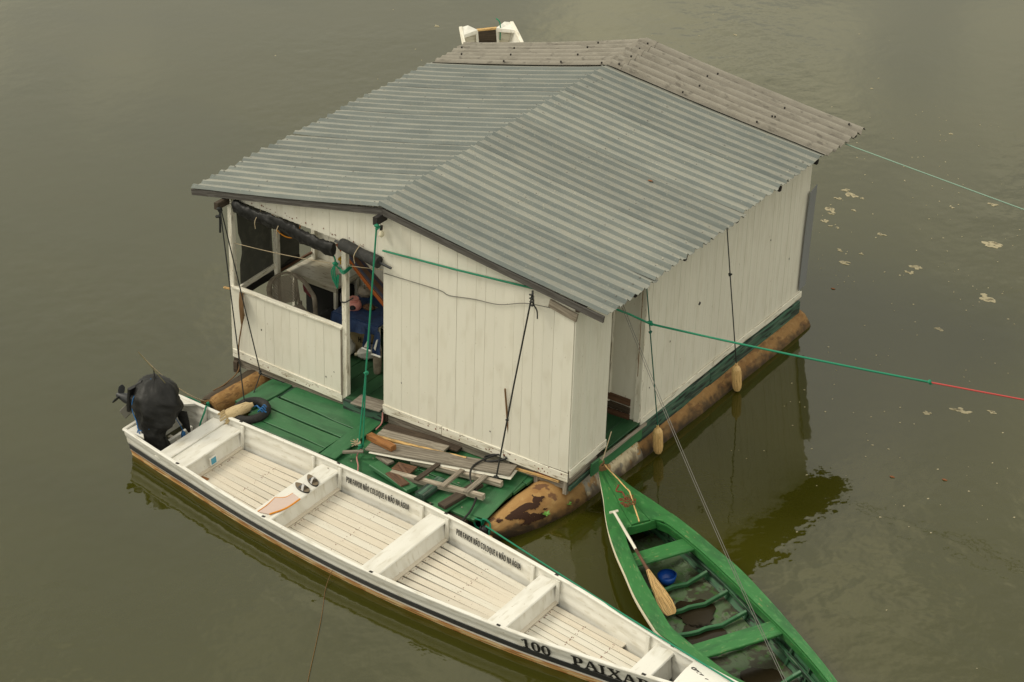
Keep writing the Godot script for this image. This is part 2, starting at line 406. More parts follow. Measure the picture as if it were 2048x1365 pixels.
func water():
	# ripples over one 40 m tile: open water is ruffled, the lee of the house and the near right lie calm
	var n := 2048
	var L := []
	for l in [[80, .016, 3], [81, .055, 3], [82, .0035, 3]]:
		var f := FastNoiseLite.new()
		f.seed = l[0]; f.frequency = l[1]; f.fractal_octaves = l[2]
		var im := f.get_seamless_image(n / 2 if l[1] < .01 else n, n / 2 if l[1] < .01 else n)
		im.resize(n, n, Image.INTERPOLATE_CUBIC); im.convert(Image.FORMAT_RF)
		L.append(im.get_data().to_float32_array())
	var h: PackedFloat32Array = L[0]
	var fine: PackedFloat32Array = L[1]
	var wide: PackedFloat32Array = L[2]
	for i in n * n:
		var w := wide[i]
		var k := .25 + 2.4 * maxf(0.0, w - .46)
		h[i] = (h[i] * 1.1 + fine[i] * .5) * k + w * 2.0
	var hi := Image.create_from_data(n, n, false, Image.FORMAT_RF, h.to_byte_array())
	hi.bump_map_to_normal_map(8.0)
	hi.convert(Image.FORMAT_RGB8)
	TX["ripples"] = ImageTexture.create_from_image(hi)
	var m := StandardMaterial3D.new()
	m.albedo_texture = TX["silt"]; m.albedo_color = Color(.545, .535, .315)
	m.uv1_triplanar = true; m.uv1_world_triplanar = true; m.uv1_scale = Vector3.ONE / 40.0
	m.roughness = .04; m.metallic_specular = .52
	m.normal_enabled = true; m.normal_texture = TX["ripples"]; m.normal_scale = .042
	var p := MeshInstance3D.new()
	var pm := PlaneMesh.new()
	pm.size = Vector2(700, 700)
	p.mesh = pm; p.material_override = m; p.name = "river_water"; p.set_meta("kind", "structure")
	add_child(p)
# ---------------------------------------------------------------- the house
const RV := [-.12, 5.2, 6.3]
const EL := [Vector2(-.645, 2.442), Vector2(-.578, 2.481), Vector2(-.789, 2.40)]
const RG := [Vector2(2.824, 3.016), Vector2(2.733, 3.084), Vector2(2.72, 3.129)]
const ER := [Vector2(6.349, 2.459), Vector2(6.378, 2.528), Vector2(6.381, 2.518)]
func along(a: Array, v: float) -> Vector2:
	if v < RV[1]: return a[0].lerp(a[1], (v - RV[0]) / (RV[1] - RV[0]))
	return a[1].lerp(a[2], (v - RV[1]) / (RV[2] - RV[1]))
func roof_at(s: int, t: float, v: float, lift := 0.0) -> Vector3:
	var q := along(RG, v).lerp(along(EL if s < 0 else ER, v), t)
	return V(q.x, q.y + lift - .035 * sin(PI * clampf(t, 0, 1)) * .6, v)
func roof_h(u: float, v := 0.0) -> float:
	var r := along(RG, v)
	var e := along(EL if u < r.x else ER, v)
	return lerpf(r.y, e.y, (u - r.x) / (e.x - r.x))
func roof_sheet(s: int, v0: float, v1: float, lift: float, fibre: bool):
	var pitch := .18
	var prof := []
	var v := v0
	if fibre:
		var k := int((v1 - v0) / pitch * 8.0)
		for i in k + 1:
			var vv := v0 + (v1 - v0) * i / k
			prof.append(Vector2(vv, .028 * cos(TAU * (vv - v0) / pitch)))
	else:
		while v < v1 - .02:
			for q in [[0.0, .0], [.20, .037], [.29, .038], [.49, .0], [.74, .003]]: prof.append(Vector2(v + q[0] * pitch, q[1]))
			v += pitch
		prof.append(Vector2(v, .0))
	var rows := []
	var n := 9
	var skew := R.randf_range(-.02, .02)
	var over := R.randf_range(-.012, .014)
	for i in n:
		var t := lerpf(-.012 if s > 0 else .004, 1.0 + over, float(i) / (n - 1))
		var row := []
		for q in prof:
			var dent := R.randf_range(-.003, .003)
			var up := 0.0
			if i == n - 1: up = R.randf_range(-.012, .01)
			row.append(roof_at(s, t + (R.randf_range(-.004, .004) if i == n - 1 else 0.0), q.x + skew * t, lift + q.y + dent + up))
		rows.append(row)
	var web_shade := Color(.60, .65, .655)   # rib shading put into the colour: steep webs darker than the dusty pans
	var pan_tint := Color(1.0, .98, .93)
	var tint := [web_shade, pan_tint, web_shade, pan_tint, pan_tint]
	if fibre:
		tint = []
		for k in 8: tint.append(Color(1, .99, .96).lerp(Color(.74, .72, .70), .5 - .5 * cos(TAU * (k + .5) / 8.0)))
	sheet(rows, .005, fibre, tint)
func boards(parent: Node, u0: float, u1: float, w: float, lo: Callable, hi: Callable, v: float, m: String):
	var n := int(round((u1 - u0) / w))
	w = (u1 - u0) / n
	for i in n:
		var u := u0 + (i + .5) * w
		var dv := R.randf_range(-.0025, .0025)
		plank(V(u, lo.call(u), v + dv), V(u + R.randf_range(-.003, .003), hi.call(u), v + dv), V(0, 0, -1), w - .001, .022, .0012)
		part("board", pick(m), parent)
func side_boards(parent: Node, v0: float, v1: float, w: float, lo: Callable, hi: Callable, u: float, m: String):
	var n := int(round((v1 - v0) / w))
	w = (v1 - v0) / n
	for i in n:
		var v := v0 + (i + .5) * w
		var du := R.randf_range(-.002, .002)
		plank(V(u + du, lo.call(v), v), V(u + du, hi.call(v), v), V(1, 0, 0), w - .001, .02, .0012)
		part("board", pick(m), parent)

func house():
	LEAN = true
	var t := thing("floating_house", "white board house with grey and brown corrugated roof on a raft", "house", V(0, 0, 0))
	begin()
	# roof: six grey metal sheets a side, then brown fibre cement sheets at the back
	var roof := Node3D.new(); roof.name = "roof"; t.add_child(roof)
	for s in [-1, 1]:
		for i in range(5):
			var v0 := -.12 + i * 1.06
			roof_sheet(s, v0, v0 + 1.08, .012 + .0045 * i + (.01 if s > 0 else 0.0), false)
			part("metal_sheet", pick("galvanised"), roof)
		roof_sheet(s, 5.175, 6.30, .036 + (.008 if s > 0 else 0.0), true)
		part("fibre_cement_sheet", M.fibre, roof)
	for b in [[1, .03, 5.3], [1, .03, 5.62], [1, .02, 5.9], [1, .02, 6.12], [1, .34, 5.28], [1, .36, 5.62], [1, .34, 5.95], [1, .36, 6.12], [1, .68, 5.3], [1, .70, 5.6], [1, .71, 5.62], [1, .7, 5.95], [1, .95, 6.2], [-1, .05, 5.25], [-1, .28, 5.3], [-1, .25, 5.62], [-1, .26, 5.95], [-1, .24, 6.15], [-1, .6, 5.3], [-1, .62, 5.62], [-1, .66, 5.95], [-1, .9, 5.6], [-1, .96, 5.95]]:
		var c := roof_at(b[0], b[1], b[2], .07)
		box(c, V(.019, .03, .019), .004)
		part("roof_bolt", M.bolt, roof)
	for s in [-1, 1]:
		for tt in [.04, .36, .68, .965]:
			for k in 28:
				if R.randf() < .3: continue
				var c := roof_at(s, tt + R.randf_range(-.006, .006), -.075 + k * .18, .052)
				loft([circ(c, V(1, 0, 0), V(0, 0, 1), .011, 6), circ(c + V(0, .008, 0), V(1, 0, 0), V(0, 0, 1), .007, 6)])
	part("roof_screws", M.steel, roof, true)
	# ridge cap pieces of the brown end
	var rows := []
	for i in 5:
		var row := []
		var du := -.16 + .08 * i
		for k in 49:
			var v := 5.18 + 1.118 * k / 48.0
			var q := along(RG, v)
			row.append(V(q.x + du, q.y + .048 - absf(du) * .165 - .018 * exp(-du * du * 400.0) + .027 * cos(TAU * (v - 5.175) / .18), v))
		rows.append(row)
	sheet(rows, .006, true, [Color(.9, .88, .85)]); part("ridge_cap", M.fibre, roof)
	# barge boards, purlin ends, ridge beam end
	plank(V(-.62, 2.395, -.09), V(2.84, 2.95, -.09), V(0, 0, -1), .088, .03); part("barge_board", M.grey_timber, t)
	plank(V(2.80, 2.95, -.087), V(6.33, 2.40, -.09), V(0, 0, -1), .088, .03); part("barge_board", M.grey_timber, t)
	plank(V(2.82, 2.86, -.22), V(2.82, 2.86, .5), V(0, 1, 0), .07, .11); part("ridge_beam", M.bolt, t)
	plank(V(-.02, 2.38, -.24), V(-.02, 2.38, 5.9), V(0, 1, 0), .07, .1); part("eave_beam", pick("dark_wood"), t)
	plank(V(5.92, 2.42, -.06), V(5.92, 2.46, 6.2), V(0, 1, 0), .06, .1); part("eave_beam", pick("dark_wood"), t)
	for v in [.62, 1.75, 3.0, 4.1, 5.1, 6.2]:
		plank(V(5.7, roof_h(5.7, v) - .06, v), V(6.33, roof_h(6.33, v) - .05, v), V(0, 1, 0), .05, .07); part("rafter_end", M.bolt, t)
	plank(V(5.48, 2.36, -.03), V(5.9, 2.27, -.03), V(0, 0, -1), .11, .03); part("bracket_board", pick("old_wood"), t)
	# front wall
	var front := Node3D.new(); front.name = "front_wall"; t.add_child(front)
	var top := func(u): return roof_h(u) - .05
	boards(front, 2.79, 5.85, .153, func(_u): return .06, top, 0.0, "white_board")
	box(V(4.32, 1.25, .03), V(3.04, 2.3, .02), 0); part("backing", M.trim, front)
	for i in 3:
		var a := V(2.78 + i * 1.03, .02 - .012 * i, -.015)
		plank(a, a + V(1.02, -.008, 0), V(0, 0, -1), .13, .02, .004, 3, .002); part("skirting_board", M.trim, front)
	# half wall of the porch and the gable above it
	var half := Node3D.new(); half.name = "half_wall"; t.add_child(half)
	boards(half, 0.0, 2.03, .156, func(u): return .04 - .04 * u, func(u): return 1.06 - .03 * u, 0.0, "white_board")
	plank(V(.0, 1.085, .0), V(2.06, 1.02, .0), V(0, 1, 0), .075, .03); part("rail_cap", M.trim, half)
	plank(V(-.01, .045, -.02), V(2.05, -.045, -.02), V(0, 0, -1), .125, .02, .004, 4, .002); part("skirting_board", M.trim, half)
	plank(V(2.045, .0, -.012), V(2.045, 1.0, -.012), V(0, 0, -1), .02, .04); part("edge_strip", pick("old_wood"), half)
	var gable := Node3D.new(); gable.name = "gable"; t.add_child(gable)
	boards(gable, .06, 2.79, .105, func(u): return 2.43 - .062 * u, top, 0.006, "white_board")
	plank(V(.0, .02, .03), V(.0, roof_h(.03) - .04, .03), V(0, 0, -1), .075, .075); part("post", M.trim, t)
	plank(V(2.09, -.28, .03), V(2.09, 2.4, .03), V(0, 0, -1), .08, .075); part("post", M.trim, t)
	plank(V(2.79, 0, .03), V(2.79, 2.4, .03), V(0, 0, -1), .03, .06); part("post", M.trim, t)
	for v in [.9, 1.7]:
		plank(V(.03, -.02, v), V(.03, roof_h(.03, v) - .04, v), V(0, 0, -1), .07, .07); part("post", M.trim, t)
	# left side rails and screens of the porch
	plank(V(.0, .98, .1), V(.0, 1.02, .87), V(0, 1, 0), .04, .07); part("side_rail", M.trim, t)
	plank(V(.0, .90, .93), V(.0, .90, 1.68), V(0, 1, 0), .035, .035); part("side_rail", pick("brown_wood"), t)
	rows = []
	for i in 9:
		var row := []
		for k in 9:
			var f := k / 8.0
			var g := i / 8.0
			row.append(V(-.035 + .02 * sin(f * 9 + g * 3), lerpf(1.0 + .03 * f, 2.3, g), lerpf(.2 - .05 * g + (.05 if i in [3, 4] else 0.0), .88, f)))
		rows.append(row)
	sheet(rows, .004); part("screen", M.screen, t)
	rows = []
	for i in 9:
		var row := []
		for k in 7:
			var f := k / 6.0
			var g := i / 8.0
			row.append(V(-.03 + .02 * sin(f * 7 + g * 2), lerpf(.95, 2.3, g), lerpf(.93, 1.42, f)))
		rows.append(row)
	sheet(rows, .004); part("screen", M.screen, t)
	plank(V(-.02, .87, .12), V(-.02, .92, 1.42), V(0, 1, 0), .03, .12, .01, 6, .006); part("black_strip", M.black, t)  # plain black strip running just below the side rails
	# porch back wall, room walls
	var inner := Node3D.new(); inner.name = "porch_wall"; t.add_child(inner)
	boards(inner, .0, 2.8, .14, func(_u): return 0.0, func(u): return roof_h(u, 1.75) - .05, 1.75, "white_board")
	side_boards(inner, .04, 1.74, .17, func(_v): return 0.0, func(v): return roof_h(2.83, v) - .08, 2.835, "white_board")
	box(V(2.9, 1.4, .9), V(.02, 2.7, 1.7), 0); part("backing", M.trim, inner)
	var back := Node3D.new(); back.name = "back_wall"; t.add_child(back)
	boards(back, .0, 5.85, .2, func(_u): return 0.0, func(u): return roof_h(u, 5.8) - .05, 5.83, "white_board")
	var left := Node3D.new(); left.name = "left_wall"; t.add_child(left)
	side_boards(left, 1.76, 5.82, .2, func(_v): return 0.0, func(v): return roof_h(0, v) - .05, .0, "white_board")
	# right wall: short piece, entry recess, long piece
	var right := Node3D.new(); right.name = "right_wall"; t.add_child(right)
	side_boards(right, .0, .80, .06, func(v): return .08 + .03 * v, func(v): return roof_h(5.86, v) - .06, 5.862, "white_board")
	plank(V(5.88, .05, -.01), V(5.885, .10, .8), V(1, 0, 0), .12, .02, .006, 5, .006); part("skirting_board", M.trim, right)
	side_boards(right, 1.62, 5.84, .06, func(_v): return .04, func(v): return roof_h(5.86, v) - .06, 5.862, "white_board")
	box(V(5.835, 1.2, 3.72), V(.02, 2.4, 4.2), 0); part("backing", M.trim, right)
	plank(V(5.885, .0, 1.6), V(5.885, .03, 3.4), V(1, 0, 0), .10, .024, .005, 6, .003); part("skirting_board", M.trim, right)
	plank(V(5.885, .03, 3.41), V(5.885, .02, 5.86), V(1, 0, 0), .10, .024, .005, 8, .004); part("skirting_board", M.trim, right)
	plank(V(5.83, .0, 1.60), V(5.83, 2.4, 1.60), V(0, 0, -1), .09, .04); part("post", M.trim, right)
	plank(V(5.875, .06, 1.60), V(5.875, 2.4, 1.60), V(1, 0, 0), .05, .03); part("post", M.trim, right)
	sheet([[V(5.895, .13, 5.74), V(5.895, .16, 5.93)], [V(5.90, 1.0, 5.75), V(5.90, 1.0, 5.95)], [V(5.905, 1.66, 5.78), V(5.905, 1.72, 5.97)]], .012, false)
	part("metal_panel", M.grey_panel, right)
	var niche := Node3D.new(); niche.name = "entry_recess"; t.add_child(niche)
	boards(niche, 4.7, 5.78, .18, func(_u): return 0.0, func(_u): return 2.45, 1.615, "white_board")
	boards(niche, 4.7, 5.84, .18, func(_u): return 0.0, func(_u): return 2.45, .77, "white_board")
	side_boards(niche, .8, 1.6, .2, func(_v): return 0.0, func(_v): return 2.5, 4.7, "white_board")
	plank(V(5.37, .1, 1.59), V(5.37, 2.3, 1.59), V(0, 0, -1), .05, .03); part("door_edge", M.trim, niche)
	box(V(5.30, .62, 1.57), V(.05, .14, .03), .006); part("door_latch", M.bolt, niche)
	for q in [[.27, .12, "brown_wood"], [.15, .1, "dark_wood"], [.04, .12, "brown_wood"]]:
		plank(V(4.95, q[0], 1.585), V(5.72, q[0] - .02, 1.585), V(0, 0, -1), q[1] - .015, .025, .004, 2, .003); part("patch_board", pick(q[2]), niche)
	# floors
	var floor_node := Node3D.new(); floor_node.name = "floor"; t.add_child(floor_node)
	for i in 12:
		plank(V(.12 + i * .235, -.02, -.03 if i == 9 or i == 10 else .035), V(.12 + i * .235, -.02, 1.74), V(0, 1, 0), .228, .035, .004); part("floor_plank", pick("floor_green"), floor_node)
	for i in 5:
		plank(V(4.86 + i * .228, -.02, .8), V(4.86 + i * .228, -.02, 1.6), V(0, 1, 0), .222, .035, .004); part("floor_plank", pick("floor_green"), floor_node)
	plank(V(5.965, .0, .55), V(5.965, .0, 1.62), V(0, 1, 0), .035, .04, .004, 3, .003); part("floor_edge", pick("old_wood"), floor_node)
	box(V(4.2, -.03, 3.8), V(3.2, .03, 4.0), 0); part("floor_sheet", pick("old_wood"), floor_node)
	# ground beams
	for q in [[V(0, -.12, .06), V(5.82, -.15, .06), "old_wood"], [V(.0, -.12, 5.8), V(5.8, -.12, 5.8), "dark_wood"], [V(.02, -.12, 0), V(.02, -.12, 5.8), "dark_wood"], [V(2.8, -.12, 0), V(2.8, -.12, 5.8), "dark_wood"]]:
		plank(q[0], q[1], V(0, 1, 0), .08, .13, .006, 6, .004); part("ground_beam", pick(q[2]), t)
	plank(V(5.90, -.155, 1.56), V(5.90, -.155, 3.3), V(1, 0, 0), .225, .05, .006, 6, .003); part("side_beam", M.worn_green, t)
	plank(V(5.90, -.155, 3.31), V(5.90, -.16, 5.78), V(1, 0, 0), .225, .05, .006, 8, .003); part("side_beam", M.worn_green, t)
	plank(V(5.95, -.07, .38), V(5.95, -.095, 1.54), V(1, 0, 0), .185, .03, .004); part("side_board", M.green_plank, t)
	plank(V(5.87, -.06, .0), V(5.87, -.03, .6), V(1, 0, 0), .09, .03, .004, 2, .003); part("side_board", pick("old_wood"), t)
	plank(V(5.88, -.17, .0), V(5.88, -.13, .6), V(1, 0, 0), .07, .03, .004, 2, .003); part("side_board", M.worn_green, t)
	for u in [2.2, 4.9, 5.35, 5.81]:
		plank(V(u, -.27, .02), V(u, -.03, .02), V(0, 0, -1), .06, .06); part("stub_post", pick("old_wood"), t)
	box(V(5.45, -.08, -.0), V(.26, .1, .02), .004); part("rusty_plate", M.rust, t)
	box(V(.05, -.16, -.02), V(.07, .18, .07), .01); part("stub_post", pick("dark_wood"), t)
	box(V(2.45, -.1, -.04), V(.7, .15, .04), .006); part("door_step", M.worn_green, t)
	# nail heads with rust on the skirting and the belt
	for k in 70:
		var u := R.randf_range(2.8, 5.8)
		var h := R.randf_range(-.03, .06)
		var v := -.027
		if k > 45:
			u = R.randf_range(.2, 2.7); h = 2.47 - .062 * u + R.randf_range(.0, .05); v = -.008
		elif k > 30:
			u = R.randf_range(.1, 2.0); h = .04 - .045 * u + R.randf_range(-.04, .04)
		var r := R.randf_range(.006, .013)
		loft([circ(V(u, h, v), V(1, 0, 0), V(0, 1, 0), r, 6, .3), circ(V(u, h, v - .003), V(1, 0, 0), V(0, 1, 0), r * .8, 6, .3)])
	part("rusty_nails", M.rust, t, true)
	for q in [[.55, .55, .010], [1.75, .18, .008], [1.9, .3, .006], [4.6, .25, .008], [3.1, .5, .006]]:
		loft([circ(V(q[0], q[1], -.012), V(1, 0, 0), V(0, 1, 0), q[2], 7, .4), circ(V(q[0], q[1] + .01, -.015), V(1, 0, 0), V(0, 1.6, 0), q[2], 7, .4)])
	for q in [[2.25, .75], [1.8, .35], [5.4, .65], [4.8, 1.1]]:
		var c := V(5.873, q[1] * 1.2, q[0])
		loft([circ(c, V(0, 0, 1), V(0, 1.6, 0), .009, 7, .5), circ(c + V(.003, 0, 0), V(0, 0, 1), V(0, 1.6, 0), .008, 7, .5)])
	loft([circ(V(5.873, 1.15, 2.95), V(0, 0, 1), V(0, 1, 0), .028, 8, .3), circ(V(5.878, 1.15, 2.95), V(0, 0, 1), V(0, 1, 0), .026, 8, .3)])
	part("knot_holes", M.bolt, t, true)
	LEAN = false

# ---------------------------------------------------------------- raft: pontoons and front deck
func pontoon(t: Node, path: Array, radii: Array, m: Material, axis_jit := .01, called := "pontoon"):
	var p := curve(path, 6)
	var r := []
	for i in p.size():
		var f := float(i) / (p.size() - 1) * (radii.size() - 1)
		var k := int(min(f, radii.size() - 2))
		r.append(lerpf(radii[k], radii[k + 1], f - k))
	UVFIX = true
	tube(p, r, 28, axis_jit)
	UVFIX = false
	return part(called, m, t)
func raft():
	var t := thing("raft", "green plank deck carried by two rusty ochre pontoon pipes", "raft", V(3, 0, -.5))
	begin()
	pontoon(t, [V(5.36, .13, -1.1), V(5.38, .12, -.98), V(5.46, .02, -.45), V(5.53, -.02, .0), V(5.555, -.02, .36)], [.10, .15, .30, .36, .362], M.rust_pipe, .006, "pontoon_cone")
	pontoon(t, [V(5.553, -.02, .33), V(5.56, -.02, .62)], [.368, .368], M.pale_pipe, .004, "pontoon_section")
	pontoon(t, [V(5.56, -.02, .60), V(5.60, -.02, 1.1), V(5.625, -.02, 1.56)], [.36, .362, .36], M.pale_pipe, .008, "pontoon_section")
	pontoon(t, [V(5.62, -.02, 1.54), V(5.66, -.02, 2.6), V(5.68, -.02, 3.2)], [.366, .362, .36], M.flaky_pipe, .014, "pontoon_section")
	pontoon(t, [V(5.68, -.025, 3.18), V(5.735, -.045, 4.4), V(5.78, -.06, 5.83)], [.355, .33, .305], M.flaky_pipe, .014, "pontoon_section")
	pontoon(t, [V(.31, .2, -.92), V(.31, .19, -.84), V(.33, .16, -.5), V(.36, .13, .1), V(.36, .08, 2.5), V(.36, .05, 5.7)], [.15, .19, .22, .25, .25, .25], M.left_pipe, .02)
	loft([circ(V(.31, .2, -.905), V(1, 0, 0), V(0, 1, 0), .10, 12, .15), circ(V(.31, .2, -.93), V(1, 0, 0), V(0, 1, 0), .085, 12, .2)]); part("pontoon_hole", M.bolt, t)
	loft([circ(V(5.36, .13, -1.08), V(1, 0, 0), V(0, 1, 0), .11, 14), circ(V(5.36, .13, -1.15), V(1, 0, 0), V(0, 1, 0), .09, 14)], true); part("pontoon_nose", M.rust_pipe, t)
	var f := FastNoiseLite.new()
	f.seed = 77; f.frequency = 1.9; f.fractal_octaves = 5
	ST.set_smooth_group(-1)
	var cone := func(s: float, a: float) -> Vector3:
		var c := V(5.36, .13, -1.1).lerp(V(5.53, -.02, .0), s)
		c.x += .03 * sin(PI * s); c.y -= .03 * sin(PI * s)
		var r: float = lerpf(.10, .36, pow(s, .72)) + .012
		return c + V(cos(a) * r, sin(a) * r, 0)
	for i in 70:
		for k in 46:
			var s := .10 + .75 * i / 70.0
			var a := .2 + 1.9 * k / 46.0
			var q := f.get_noise_2d(s * 2.0, a * .8) * 1.3 + .62 - absf(s - .46) * 2.6 - absf(a - 1.15) * .75
			if q < 0.0: continue
			var p0 := xf(cone.call(s, a)) - ORG
			var p1 := xf(cone.call(s + .75 / 70.0, a)) - ORG
			var p2 := xf(cone.call(s + .75 / 70.0, a + 1.9 / 46.0)) - ORG
			var p3 := xf(cone.call(s, a + 1.9 / 46.0)) - ORG
			face(p0, p1, p2, p3, Vector2.ZERO, Vector2.ZERO, Vector2.ZERO, Vector2.ZERO, V(cos(a), sin(a), 0))
	part("rust_scab", M.rust_scab, t)
	var deck := Node3D.new(); deck.name = "deck"; t.add_child(deck)
	for i in 5:
		var v := .0 - i * .262
		for q in [[2.60, 3.9, -.005], [3.91, 5.30 - .02 * i, -.025]]:
			if i == 4: v = -1.02
			plank(V(q[0], .292, v + R.randf_range(-.004, .004)), V(q[1], .292, v + q[2]), V(0, 1, 0), .255 - R.randf() * .006, .04, .005, 3, .002); part("deck_plank", pick("green_plank"), deck)
	# raised cover: a lengthwise board left, four cross boards, a lengthwise board right
	plank(V(.9, .345, .07), V(.86, .35, -.75), V(0, 1, 0), .37, .035, .006, 3, .003); part("deck_plank", pick("green_plank"), deck)
	for q in [[.09, -.31], [-.32, -.585], [-.60, -.89], [-.90, -1.04]]:
		var v: float = (q[0] + q[1]) * .5 - .02
		var x0 := 1.15 - (.06 if v < -.4 else 0.0)
		plank(V(x0, .345, v), V(2.56, .345, v - .06), V(0, 1, 0), absf(q[1] - q[0]) - .012, .03, .005, 4, .002); part("deck_plank", pick("green_plank"), deck)
	plank(V(2.66, .352, .03), V(2.72, .352, -1.12), V(0, 1, 0), .26, .03, .005); part("deck_plank", pick("green_plank"), deck)
	plank(V(1.09, .318, .05), V(1.03, .318, -.8), V(0, 1, 0), .06, .03, .004); part("deck_joist", M.worn_green, deck)
	plank(V(4.80, .33, -.2), V(4.72, .33, -1.26), V(0, 1, 0), .24, .03, .005); part("deck_plank", pick("green_plank"), deck)
	plank(V(5.08, .318, .0), V(5.22, .31, -1.1), V(0, 1, 0), .26, .02, .005); part("deck_plank", pick("green_plank"), deck)
	for u in [.75, 2.4, 3.9, 5.1]:
		plank(V(u, .21, .1), V(u, .21, -1.08), V(0, 1, 0), .09, .1, .006); part("deck_joist", pick("dark_wood"), deck)
	plank(V(.7, .2, -1.07), V(5.1, .2, -1.17), V(0, 1, 0), .05, .14, .005); part("deck_joist", pick("dark_wood"), deck)

# ---------------------------------------------------------------- the white motor boat
const BU := [-.02, .9, 2.9, 4.85, 6.9, 8.2, 9.1, 10.2, 11.1]
const BN := [-2.17, -2.33, -2.64, -2.80, -2.79, -2.69, -2.61, -2.53, -2.49]
const BF := [-1.14, -1.17, -1.22, -1.35, -1.66, -1.93, -2.14, -2.35, -2.47]
const BG := [.42, .41, .39, .38, .38, .39, .42, .49, .57]
func spline(xs: Array, ys: Array, x: float) -> float:
	var k := 0
	while k < xs.size() - 2 and x > xs[k + 1]: k += 1
	var d: float = xs[k + 1] - xs[k]
	var t: float = (x - xs[k]) / d
	var m0: float = ((ys[k + 1] - ys[k - 1]) / (xs[k + 1] - xs[k - 1]) if k > 0 else (ys[1] - ys[0]) / d) * d
	var m1: float = ((ys[k + 2] - ys[k]) / (xs[k + 2] - xs[k]) if k < xs.size() - 2 else (ys[k + 1] - ys[k]) / d) * d
	return ys[k] * (2*t*t*t - 3*t*t + 1) + m0 * (t*t*t - 2*t*t + t) + ys[k + 1] * (3*t*t - 2*t*t*t) + m1 * (t*t*t - t*t)
func bn(u: float) -> float: return spline(BU, BN, u)
func bf(u: float) -> float: return spline(BU, BF, u)
func bg(u: float) -> float: return spline(BU, BG, u)
